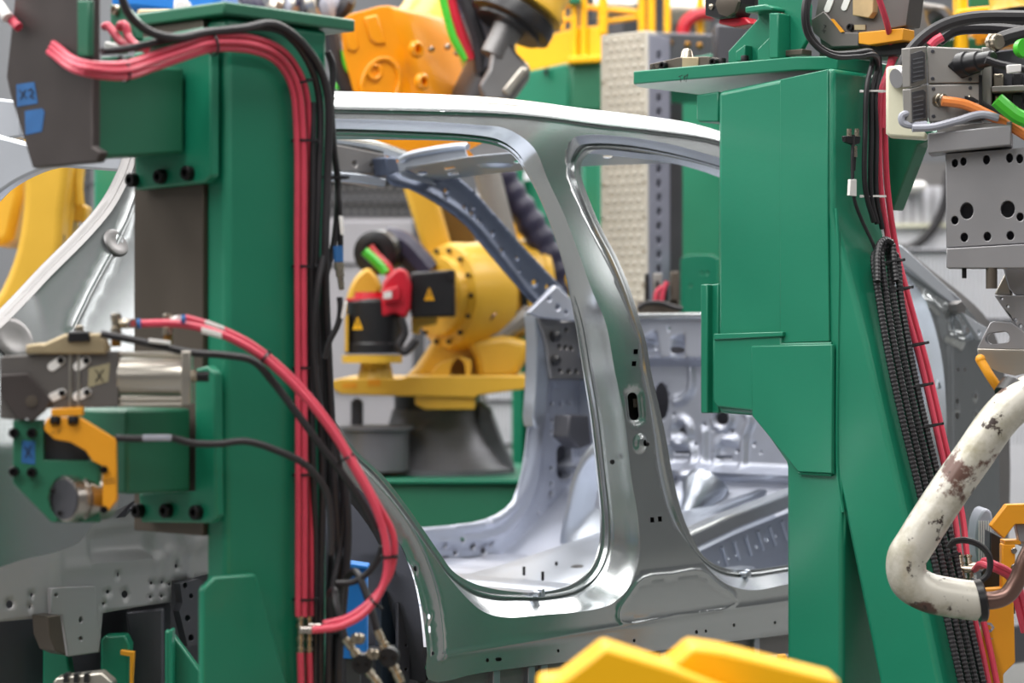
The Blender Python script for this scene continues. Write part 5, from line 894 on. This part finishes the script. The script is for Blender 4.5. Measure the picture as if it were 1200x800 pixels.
MB().pl([(76, 255), (98, 262), (96, 300), (72, 330)], PD(LD + .35), .2).build('wrist_motor', DARKGREY, r2, .02)
MB().cyl(pD(72, 275, LD + .05), pD(71, 320, LD + .05), .012, 8).build('rod', CHROME, r2)
MB().lathe((*pD(-20, 400, LD + .3)[:2], 0), (0, 0, 1), [(0, .5), (.3, .45), (.6, .35), (1.2, .3)], 28).build('base', YELLOW, r2)
# ---- orange gearbox cover of a third robot above the roof
OD = 8.3; oe = nv(R_ * .52 + D_ * .85)
r3 = thing('robot_upper_arm', 'large orange gearbox cover of a robot reaching over the car roof', 'robot arm', pD(470, 215, OD)); OP = PR(-28, 440, OD, oe)
MB().pl(crom([(398, 24), (425, 12), (456, 6), (462, 14), (474, 60), (490, 115), (500, 150), (508, 184), (500, 190), (436, 192), (428, 182), (414, 110)], 2, True), OP, .36).build('cover', ORANGE, r3, .03, seg=4)
def ring_on(pl_, u, v, ru, rv, w_, name, rot=0):
    MB().pl(circ(u, v, ru, rv, 28, rot), pl_.off(-.012, None), .02, [circ(u, v, ru - w_, rv - w_, 28, rot)]).build(name, ORANGE, r3, .004)
OQ = PR(-28, 440, OD); OQ.e = OQ.n
ring_on(OQ, 447, 98, 24, 33, 5, 'embossed_ring', .25); ring_on(OQ, 440, 84, 9, 10, 4, 'embossed_ring')
for q in ([(427, 20), (443, 16), (454, 52), (440, 52), (434, 46)], [(402, 27), (414, 23), (422, 56), (416, 62), (408, 58)]): MB().pl(q, OQ.off(-.010), .016).build('embossed_panel', ORANGE, r3, .008)
oc = OQ.at(485, 115) + oe * .12
for f, uu, vv in ((.2, 493, 96), (.13, 486, 58)): MB().lathe(pD(uu, vv, OD + .02), nv(-D_ * .6 + R_ * .6), [(0, .03), (.012, .03), (.02, .022), (.02, .016), (.0, .014)], 18).build('boss', ORANGE, r3)
for uu, vv in ((504, 58), (523, 55), (534, 62)): bolt(r3, pD(uu, vv, OD + .16), nv(-D_ * .6 + R_ * .6), .010, .014, CHROME)
MB().cyl(pD(470, 100, OD + .35), pD(640, -160, OD + 1.1), .16, 24).build('forearm', YELLOW, r3)
MB().cyl(pD(545, 120, OD + .3), pD(575, 60, OD + .2), .06, 16).build('wrist_link', STEEL_GREY, r3)
GO = 'cables of the overhead robot'
for P, r, m, lb in (([(516, -20), (524, 15), (533, 45), (548, 70)], .018, LIME, 'lime green hose behind the orange cover'), ([(526, -20), (532, 15), (542, 45), (552, 70)], .02, RED_DARK, 'red hose behind the orange cover'), ([(536, -20), (552, 20), (562, 50), (566, 85)], .03, BLACK, 'thick black hose behind the orange cover'), ([(548, -20), (566, 15), (576, 45), (572, 80)], .03, DARKGREY, 'grey metal-sheathed hose beside the robot wrist'), ([(556, -20), (580, 20), (582, 60), (574, 82)], .016, CHROME, 'silver wrapped hose beside the robot wrist'), ([(542, -20), (556, 18), (567, 48), (570, 84)], .012, CHROME, 'thin silver hose between the black and grey robot hoses'), ([(530, -20), (544, 22), (556, 55), (562, 88)], .014, CHROME, 'thin silver hose beside the red robot hose'), ([(560, -20), (572, 30), (570, 62), (562, 90)], .02, BLACK, 'black hose crossing the silver wrapped robot hose'), ([(405, 60), (402, 90), (395, 105)], .02, LIME, 'lime green hose below the left post top plate'), ([(388, 40), (393, 70), (408, 110)], .03, BLACK, 'black hose below the left post top plate')):
    hose('cable', [pD(u, v, OD + .1) for u, v in P], r, m, lb, 'hose', GO)
# ---- wrist flange with gripper
wr = thing('robot_wrist', 'robot wrist with black ring flange and grey cast gripper arm above the roof', 'robot wrist', pD(600, 110, OD)); WX = nv(U_ * -.8 + R_ * -.45 - D_ * .15)
MB().lathe(pD(612, 8, OD), WX, [(-.35, .13), (-.05, .13), (-.02, .15), (.0, .15)], 28).build('yellow_arm', YELLOW, wr); MB().lathe(pD(606, 14, OD), WX, [(0, .145), (.02, .15), (.05, .15), (.06, .12), (.07, .12)], 30).build('black_ring', BLACK_SEMI, wr); MB().lathe(pD(600, 26, OD), WX, [(0, .06), (.06, .05), (.14, .045)], 20).build('flange', STEEL_GREY, wr)
for k in range(8):
    a = k * math.pi / 4; pa, pb2 = perp(WX); bolt(wr, pD(600, 26, OD) + .095 * (math.cos(a) * pa + math.sin(a) * pb2), WX, .010, .012, CHROME)
MB().pl([(578, 40), (596, 45), (606, 62), (622, 78), (620, 90), (600, 118), (570, 125), (560, 100), (572, 80)], PD(OD - .05), .12).build('gripper_arm', STEEL_GREY, wr, .015); MB().pl([(612, 76), (619, 82), (596, 112), (588, 106)], PD(OD - .09), .05).build('finger', ALU, wr, .008)
# ---- dimpled pillar with slotted channel
DX = 7.14; dpl = PX(DX)
dc = thing('dimpled_pillar', 'pale dimpled sheet metal pillar with a slotted side channel', 'pillar', (DX, 5.8, 0)); q0, q1 = dpl.at(704, 60), dpl.at(758, 60); y0, y1 = q1[1], q0[1]; zt = dpl.at(757, 36)[2]
MB().box((DX, y0, 0), (DX + .06, y1, zt)).build('sheet', STONE, dc, .004)
b = MB()
for i in range(5):
    for j in range(int((zt - 1.3) / .034)):
        c = np.array((DX + .002, y0 + .022 + (i + .5 * (j % 2)) * (y1 - y0 - .05) / 4.6, 1.32 + j * .034)); b.lathe(c, (-1, 0, 0), [(0, .010), (.006, .0075), (.009, .003)], 7)
o = b.build('dimples', STONE, dc, ang=80); o['kind'] = 'stuff'
for j in range(9):
    for yy in (y0 + .012, y1 - .012): bolt(dc, (DX, yy, 1.45 + j * .13), (-1, 0, 0), .006, .004, NICKEL)
sx0 = PY(y0).at(761, 200)[0]; sx1 = PY(y0).at(785, 200)[0]
vs = np.arange(60, 365, 16.7)
MB().pl([(761, 40), (785, 44), (785, 900), (761, 900)], PY(y0 - .004), .03, [[(770, v), (775, v), (775, v + 9), (770, v + 9)] for v in vs]).build('slotted_channel', SLOT, dc, .002); MB().pl([(758, 40), (786, 44), (786, 900), (758, 900)], PY(y0 + .03), .03).build('channel_back', DARKGREY, dc)
# ---- greens behind
for u0, u1, v0, dep, th, lb in ((792, 850, 60, 10.5, .3, 'dark green upright column behind the dimpled pillar'), (680, 706, 150, 10.4, .3, 'green column half hidden by the dimpled pillar'), (108, 150, 100, 9.0, .25, 'green column beyond the rear window opening'), (612, 640, 210, 11.2, .3, 'far green column above the violet hose'), (640, 668, 290, 11.0, .3, 'far green column beside the windscreen corner')):
    t = thing('steel_column', lb, 'column', fl((u0 + u1) / 2, dep), 'green steel columns behind the car'); MB().pl([(u0, v0), (u1, v0), (u1, 400 + 1.5 * FPX / dep - 1), (u0, 400 + 1.5 * FPX / dep - 1)], PR(20, (u0 + u1) / 2, dep), th).build('shaft', GREEN, t, .02); MB().pl([(u0 - 4, 396 + 1.5 * FPX / dep), (u1 + 4, 396 + 1.5 * FPX / dep), (u1 + 4, 399 + 1.5 * FPX / dep), (u0 - 4, 399 + 1.5 * FPX / dep)], PD(dep - .03), th + .1).build('base_plate', GREEN, t)
t = thing('guide_plate', 'green upright guide plate with rounded top behind the cowl', 'plate', fl(820, 9.2)); MB().pl(crom([(798, 304), (801, 300), (820, 298), (836, 299), (842, 303)], 2) + [(844, 860), (798, 860)], PD(9.2), .05, [circ(822, 320, 1.6), circ(829, 320, 1.6), circ(809, 335, 1.4)]).build('plate', GREEN, t, .008)
t = thing('valve_terminal', 'small brown valve terminal with red tubes behind the cowl edge', 'valve', fl(775, 8.6)); MB().pl([(748, 352), (797, 352), (797, 372), (748, 372)], PD(8.6), .1).build('base', BROWN_STEEL, t, .006); MB().pl([(750, 372), (795, 372), (795, 890), (750, 890)], PD(8.62), .08).build('stand', GREEN_DULL, t, .004)
for u0, u1, v0, m in ((756, 761, 320, BLACK_SEMI), (766, 776, 320, TOOL_GREY), (767, 774, 328, BLACK_SEMI), (786, 796, 318, BROWN_STEEL), (778, 783, 330, BLACK_SEMI)): MB().pl([(u0, v0), (u1, v0), (u1, 352), (u0, 352)], PD(8.58), .05).build('valve', m, t, .004)
for k, P in enumerate(([(768, 352), (770, 342), (776, 336)], [(775, 352), (778, 338), (782, 330)])): hose('air_hose', [pD(u, v, 8.54) for u, v in P], .009, RED, 'tiny red tube on the valve terminal, %s one' % ('left' if k == 0 else 'right').replace('left', 'lower').replace('right', 'upper'), 'hose', 'tubes of the valve terminal')
hose('cable', [pD(u, v, 8.5) for u, v in ((747, 362), (755, 356), (775, 355), (790, 360), (800, 362))], .009, BLACK, 'black cable lying along the valve terminal', 'cable')
# ---- yellow service platform with railing, green beams under it
pf = thing('service_platform', 'yellow service platform with tubular railing high behind the car roof', 'platform', fl(660, 11.0)); FD = 11.0
MB().pl([(604, 52), (640, 42), (675, 32), (706, 30), (706, 74), (604, 85)], PR(20, 660, FD), .05).build('kick_plate', YELLOW_SAFE, pf, .006)
for u0, u1, v1 in ((669, 677, 72), (680, 688, 72), (701, 712, 40), (748, 757, 40), (759, 768, 40), (778, 786, 40), (816, 825, 42)): MB().cyl(pD((u0 + u1) / 2, -40, FD - .05), pD((u0 + u1) / 2, v1, FD - .05), dm((u1 - u0) / 2, FD), 14).build('railing_post', YELLOW_SAFE, pf)
for u0, v0, u1, v1 in ((628, 4, 676, 6), (684, 8, 752, 15), (640, 25, 676, 22), (712, 25, 750, 20)): MB().cyl(pD(u0, v0, FD), pD(u1, v1, FD), dm(3, FD), 12).build('rail', YELLOW_SAFE, pf)
MB().pl([(640, -20), (648, -20), (648, 40), (640, 42)], PD(FD + .2), .05).build('railing_post', YELLOW_SAFE, pf); MB().pl([(655, 34), (662, 34), (662, 0), (655, 0)], PD(FD + .2), .05).build('railing_post', YELLOW_SAFE, pf)
for u in (600, 720, 840): MB().pl([(u, 70), (u + 14, 70), (u + 14, 785), (u, 785)], PD(FD + .15), .2).build('leg', GREEN, pf, .01)
MB().pl([(595, 88), (668, 72), (668, 130), (595, 130)], PR(20, 650, FD), .25).build('green_beam', GREEN, pf, .012); MB().pl([(668, 74), (706, 70), (706, 130), (668, 130)], PD(FD - .1), .3).build('green_beam', GREEN_DULL, pf, .012); MB().pl([(640, 79), (642, 77), (642, 90), (636, 84)], PD(FD - .03), .03).build('gusset', BLACK_SEMI, pf)
MB().pl([(664, -6), (680, -8), (682, 4), (666, 5)], PD(FD - .12), .06).build('green_cap', GREEN, pf, .01); MB().pl([(666, 66), (706, 64), (706, 72), (666, 74)], PD(FD - .15), .3).build('green_top', YELLOW_SAFE, pf, .006)
for k, (u, v, r) in enumerate(((722, 8, 16), (806, 14, 22), (652, 0, 14))):
    t = thing('steel_drum', 'silver ducting drum behind the yellow railing, %s one' % ['middle', 'largest', 'smallest'][k], 'drum', pD(u, v + r, 12.2), 'silver drums behind the railing'); MB().lathe(pD(u - 26, v, 12.2), R_, [(0, dm(r, 12.2)), (.03, dm(r + 1, 12.2)), (.04, dm(r, 12.2)), (dm(44, 12.2), dm(r, 12.2)), (dm(46, 12.2), dm(r + 1, 12.2)), (dm(50, 12.2), dm(r, 12.2))], 28).build('shell', ALU, t); MB().pl([(u - 8, v + r - 2), (u + 8, v + r - 2), (u + 8, 747), (u - 8, 747)], PD(12.15), .15).build('saddle', DARKGREY, t)
t = thing('equipment_box', 'dark grey equipment cabinet with small lamps behind the locating pin', 'cabinet', fl(800, 9.9)); MB().pl([(758, 37), (845, 40), (845, 72), (758, 75)], PD(9.6), .25).build('box', DARKGREY, t, .01); MB().pl([(770, 75), (800, 73), (800, 840), (770, 840)], PD(9.7), .05).build('stand', DARKGREY, t)
for u in (785, 806, 820, 841): MB().lathe(PD(9.6).at(u, 50 + (u - 785) * .1), -D_, [(0, .014), (.006, .012), (.008, .006)], 10).build('lamp_dot', BRASS, t)
t = thing('green_rack_beam', 'green horizontal rack beam behind the locating pin block', 'beam', fl(820, 9.4)); MB().pl([(770, 76), (850, 60), (880, 56), (880, 70), (850, 80), (790, 90)], PD(9.4), .1).build('beam', GREEN, t, .008); MB().pl([(786, 88), (850, 78), (850, 860), (846, 860), (846, 120), (786, 120)], PD(9.5), .05).build('leg', GREEN, t)
t = thing('red_bumper', 'black machine body with red rim behind the clamp bracket', 'machine', fl(860, 8.9)); MB().pl([(838, 28), (880, 28), (872, 55), (870, 876), (848, 876), (848, 74), (838, 70)], PD(8.9), .15).build('body', DARKGREY, t, .01)
hose('cable', [pD(u, v, 10.9) for u, v in ((800, 42), (803, 28), (812, 20), (824, 16), (836, 16))], .03, RED_DARK, 'red hose bending behind the dark clamp head', 'hose')
# ---- cabinets, perforated screens and bar fences
def perf(name, u0, u1, v0, v1, dep, pitch, r, m, t, n=6):
    us = np.arange(u0 + pitch * .6, u1 - pitch * .4, pitch); vs_ = np.arange(v0 + pitch * .6, v1 - pitch * .4, pitch); hs = [circ(u + (pitch / 2 if j % 2 else 0), v, r, r, n) for j, v in enumerate(vs_) for u in us if u + pitch / 2 + r < u1]
    return MB().pl([(u0, v0), (u1, v0), (u1, v1), (u0, v1)], PD(dep), .01, hs).build(name, m, t)
cb = thing('control_cabinet', 'grey control cabinet with dark perforated top screen behind the yellow robot', 'cabinet', fl(450, 13.0))
MB().pl([(360, 256), (497, 256), (497, 800 - 75), (360, 800 - 75)], PD(13.0), .6).build('body', CABINET, cb, .02); MB().pl([(360, 308), (470, 308), (470, 311), (360, 311)], PD(12.99), .012).build('door_seam', DARKGREY, cb); perf('perforated_screen', 360, 520, 214, 254, 13.0, 9.2, 2.8, MESH_DK, cb); MB().pl([(360, 196), (520, 200), (520, 214), (360, 214)], PD(12.95), .1).build('dark_rail', BLACK_SEMI, cb); MB().pl([(360, 190), (520, 190), (520, 256), (360, 256)], PD(13.3), .05).build('screen_back', STEEL_GREY, cb); MB().pl([(360, 226), (490, 230), (490, 237), (360, 236)], PD(12.97), .03).build('dark_bar', MESH_DK, cb)
MB().pl([(484, 256), (498, 256), (498, 725), (484, 725)], PD(12.98), .02).build('dark_edge', MESH_DK, cb); MB().pl([(392, 455), (490, 455), (490, 458), (392, 458)], PD(12.98), .02).build('door_seam', DARKGREY, cb)
ps = thing('perforated_screen', 'white panel with dark perforated screen behind the robot balancer tube', 'screen', fl(610, 13.4)); perf('screen', 578, 625, 214, 260, 13.4, 6.6, 2.0, MESH_DK, ps); MB().pl([(560, 200), (668, 200), (668, 725), (560, 725)], PD(13.9), .05).build('panel', WALL, ps); MB().pl([(578, 195), (612, 195), (612, 216), (578, 216)], PD(13.38), .04).build('top_box', WHITE_PL, ps)
def fence(u0, u1, v0, v1, dep, pitch, label, rails, m=MESH_LT):
    t = thing('bar_fence', label, 'fence', fl((u0 + u1) / 2, dep), 'vertical bar fences'); bm_ = 400 + 1.5 * FPX / dep
    first = None
    for u in np.arange(u0, u1, pitch):
        a, b_ = pD(u, v0, dep), pD(u, v1, dep)
        if first is None: first = MB().box(a + (-.006, -.006, 0), b_ + (.006, .006, 0)).build('bar', m, t); f0 = a
        else: cp(first, t, a - f0)
    for v in rails: MB().pl([(u0 - 3, v - 1.6), (u1 + 3, v - 1.6), (u1 + 3, v + 1.6), (u0 - 3, v + 1.6)], PD(dep - .02), .04).build('rail', DARKGREY, t)
    for u in (u0 - 6, u1 + 4): MB().pl([(u - 4, v0 - 4), (u + 4, v0 - 4), (u + 4, bm_ - 1), (u - 4, bm_ - 1)], PD(dep), .06).build('post', STEEL_GREY, t)
    return t
fence(572, 612, 395, 600, 12.4, 4.4, 'pale bar fence to the side of the robot pedestal', (398, 470, 521))
fence(1064, 1420, 290, 520, 11.5, 4.6, 'pale bar fence behind the fender rail', (294, 375, 430))
fence(60, 110, 190, 420, 12.0, 5.0, 'pale bar fence beyond the rear window', (215, 300), MESH_DK)
wp = thing('cladding_panel', 'pale ribbed cladding panel with black hose arc behind the green brace', 'panel', fl(1085, 12.5)); MB().pl([(1040, 218), (1560, 218), (1560, 291), (1040, 291)], PD(12.5), .05).build('panel', WALL, wp); MB().pl([(1040, 291), (1560, 291), (1560, 735), (1040, 735)], PD(12.8), .05).build('lower_panel', WALL, wp)
for u in range(1044, 1560, 12): MB().pl([(u, 218), (u + 1.5, 218), (u + 1.5, 262), (u, 262)], PD(12.48), .02).build('rib', CABINET, wp)
MB().pl([(1040, 190), (1560, 190), (1560, 218), (1040, 218)], PD(12.6), .1).build('dark_band', STEEL_GREY, wp); MB().pl([(1040, 262), (1560, 258), (1560, 262), (1040, 266)], PD(12.46), .03).build('trim', CREAM, wp); MB().pl([(1064, 212), (1088, 212), (1086, 224), (1062, 224)], PD(12.3), .2).build('white_roll', WHITE_PL, wp, .03)
hose('cable', [pD(u, v, 12.44) for u, v in ((1040, 296), (1062, 292), (1082, 280), (1098, 260), (1108, 235), (1112, 200))], .025, BLACK, 'black hose arc in front of the cladding panel', 'hose')
# ---- clutter along the top edge
t = thing('blue_machine_cover', 'bright blue machine cover behind the left post top', 'machine', pD(195, 20, 7.5)); MB().pl([(130, -40), (258, -40), (258, 16), (230, 20), (160, 12), (130, 10)], PD(7.5), .5).build('cover', BLUE, t, .02)
for u0, u1, v0, v1, m in ((203, 220, -2, 16, WHITE_PL), (228, 244, 8, 20, CREAM), (160, 200, 10, 32, CAST), (150, 175, 22, 50, STEEL_GREY)): MB().pl([(u0, v0), (u1, v0), (u1, v1), (u0, v1)], PD(7.3), .1).build('fitting', m, t, .01)
t = thing('hose_package', 'tangled grey and violet hose package behind the left post top', 'hose package', pD(340, 30, 8.6))
for k in range(14): a = rng.uniform(255, 395); MB().tube([pD(a, -30, 8.6 + .2 * rng.random()), pD(a + rng.uniform(-15, 20), 5, 8.5), pD(a + rng.uniform(-25, 30), 40, 8.6)], rng.uniform(.015, .04), 8).build('hose', [BLACK, VIOLET, GREY_PL, ALU, DARKGREY][k % 5], t)
t = thing('overhead_duct', 'blurred grey cast machine housing behind the red hoses', 'machine', pD(1085, 52, 7.8)); MB().pl(crom([(1040, -10), (1085, 2), (1112, 8), (1122, 30), (1105, 46), (1070, 50), (1036, 48)], 3, True), PD(7.8), .3, [crom([(1088, 14), (1104, 16), (1110, 30), (1096, 34)], 2, True)]).build('housing', STEEL_GREY, t, .02); MB().cyl(pD(1060, 0, 7.95), pD(1060, 0, 7.95) * (1, 1, 0) + (0, 0, HZ), .05, 16).build('hanger', STEEL_GREY, t)
t = thing('green_cross_beam', 'green cross beam behind the grey tool box', 'beam', pD(1090, 62, 7.9)); MB().pl([(1050, 48), (1160, 42), (1160, 66), (1050, 72)], PD(7.9), .2).build('beam', GREEN_DULL, t, .01)
t = thing('yellow_robot_elbow', 'yellow robot elbow with black band behind the tool cables', 'robot part', pD(1150, 60, 7.7))
MB().pl([(1122, 10), (1165, 6), (1168, 18), (1124, 22)], PD(7.7), .1).build('bar', YELLOW_SAFE, t, .01); MB().pl([(1122, -20), (1134, -20), (1136, 60), (1124, 60)], PD(7.75), .1).build('upright', YELLOW_SAFE, t, .01); MB().lathe(pD(1190, 4, 7.6), -U_ + R_ * .1, [(-5.2, .16), (-1.2, .14), (-.5, .09), (0, .08), (.02, .09)], 20).build('elbow', YELLOW, t); MB().lathe(pD(1190, 12, 7.6), -U_, [(0, .085), (.06, .08), (.07, .05)], 20).build('black_band', BLACK_SEMI, t); MB().pl([(1140, 36), (1215, 30), (1215, 54), (1140, 56)], PD(7.9), .1).build('amber_bar', AMBER, t, .01)
MB().pl([(1136, 12), (1165, 8), (1165, -20), (1136, -20)], PD(7.9), .1).build('green_block', GREEN, t, .01)
# ---- lower left: pallet fixture below the body
for k, (q, lb) in enumerate((([(50, 745), (78, 765), (84, 800), (84, 1150), (48, 1150)], 'green tapered support bracket under the jack bracket'), ([(118, 750), (122, 745), (146, 744), (152, 756), (150, 800), (144, 1150), (114, 1150)], 'green tapered support bracket beside the amber tab'))):
    t = thing('support_bracket', lb, 'bracket', fl(q[0][0] + 10, 4.75), 'support brackets of the pallet'); MB().pl(q[:3] + [(q[-2][0], 400 + 1.5 * FPX / 4.75 - 1), (q[-1][0], 400 + 1.5 * FPX / 4.75 - 1)] if k == 0 else q[:5] + [(q[-2][0], 400 + 1.5 * FPX / 4.75 - 1), (q[-1][0], 400 + 1.5 * FPX / 4.75 - 1)], PD(4.75), .05).build('plate', GREEN, t, .004)
t = thing('amber_tab', 'small amber angle tab beside the green support bracket', 'bracket', fl(150, 4.72)); MB().pl([(141, 762), (157, 764), (155, 800), (153, 1290), (149, 1290), (152, 769), (141, 767)], PD(4.72), .02).build('angle', AMBER, t, .001)
t = thing('dark_pedestal', 'dark grey machine pedestal under the rear body', 'pedestal', fl(170, 4.85)); MB().pl([(146, 716), (192, 712), (193, 1290), (156, 1290), (150, 740)], PD(4.85), .1).build('pillar', DARKGREY, t, .006); MB().pl([(0, 740), (64, 735), (64, 800), (0, 800)], PD(5.2), .1).build('rear_block', MESH_DK, t, .006)
t = thing('green_strut', 'green diagonal strut beside the left post foot', 'strut', fl(215, 4.7)); MB().pl([(193, 738), (200, 740), (245, 800), (300, 860), (300, 1290), (193, 1290)], PD(4.7), .03).build('web', GREEN, t, .004); MB().pl([(198, 738), (202, 738), (202, 1290), (198, 1290)], PD(4.66), .04).build('flange', GREEN, t, .002)
t = thing('locating_block', 'tan steel locating block on the dark rear beam', 'block', pD(22, 786, 4.9)); MB().pl([(10, 771), (14, 768), (36, 766), (39, 782), (12, 786)], PD(4.9), .05).build('block', CAST, t, .006); MB().pl([(0, 786), (60, 780), (60, 830), (0, 830)], PD(4.92), .1).build('base', DARKGREY, t, .004)
t = thing('blue_stop', 'bright blue stop block at the lower left of the pallet', 'block', fl(-4, 4.8)); MB().pl([(-20, 756), (2, 758), (5, 788), (-20, 790)], PD(4.8), .05).build('block', BLUE, t, .003); MB().pl([(-20, 790), (2, 790), (2, 1280), (-20, 1280)], PD(4.81), .04).build('stem', DARKGREY, t)
t = thing('toothed_rail', 'silver toothed rail end at the foot of the pallet', 'rail', fl(95, 4.5)); MB().pl([(62, 800), (66, 794), (118, 788), (132, 800), (132, 1340), (62, 1340)], PD(4.5), .05).build('rail', ALU, t, .003)
for u in (74, 86, 98): MB().pl([(u, 790), (u + 6, 789), (u + 6, 800), (u, 800)], PD(4.49), .03).build('tooth', BLACK_SEMI, t)
t = thing('junction_box', 'small blue junction box on a stand between the left post and the wheel arch', 'junction box', fl(414, 4.72)); MB().pl([(398, 663), (430, 666), (430, 772), (398, 772)], PD(4.72), .05).build('front', BLUE, t, .003); MB().pl([(396, 658), (431, 663), (431, 667), (396, 664)], PD(4.71), .07).build('lid', BLUE, t, .002); MB().pl([(406, 772), (422, 772), (422, 1299), (406, 1299)], PD(4.73), .03).build('stand', DARKGREY, t); MB().lathe(PD(4.71).at(401, 668), -D_, [(0, .009), (.008, .009)], 12).build('catch', BRASS, t)
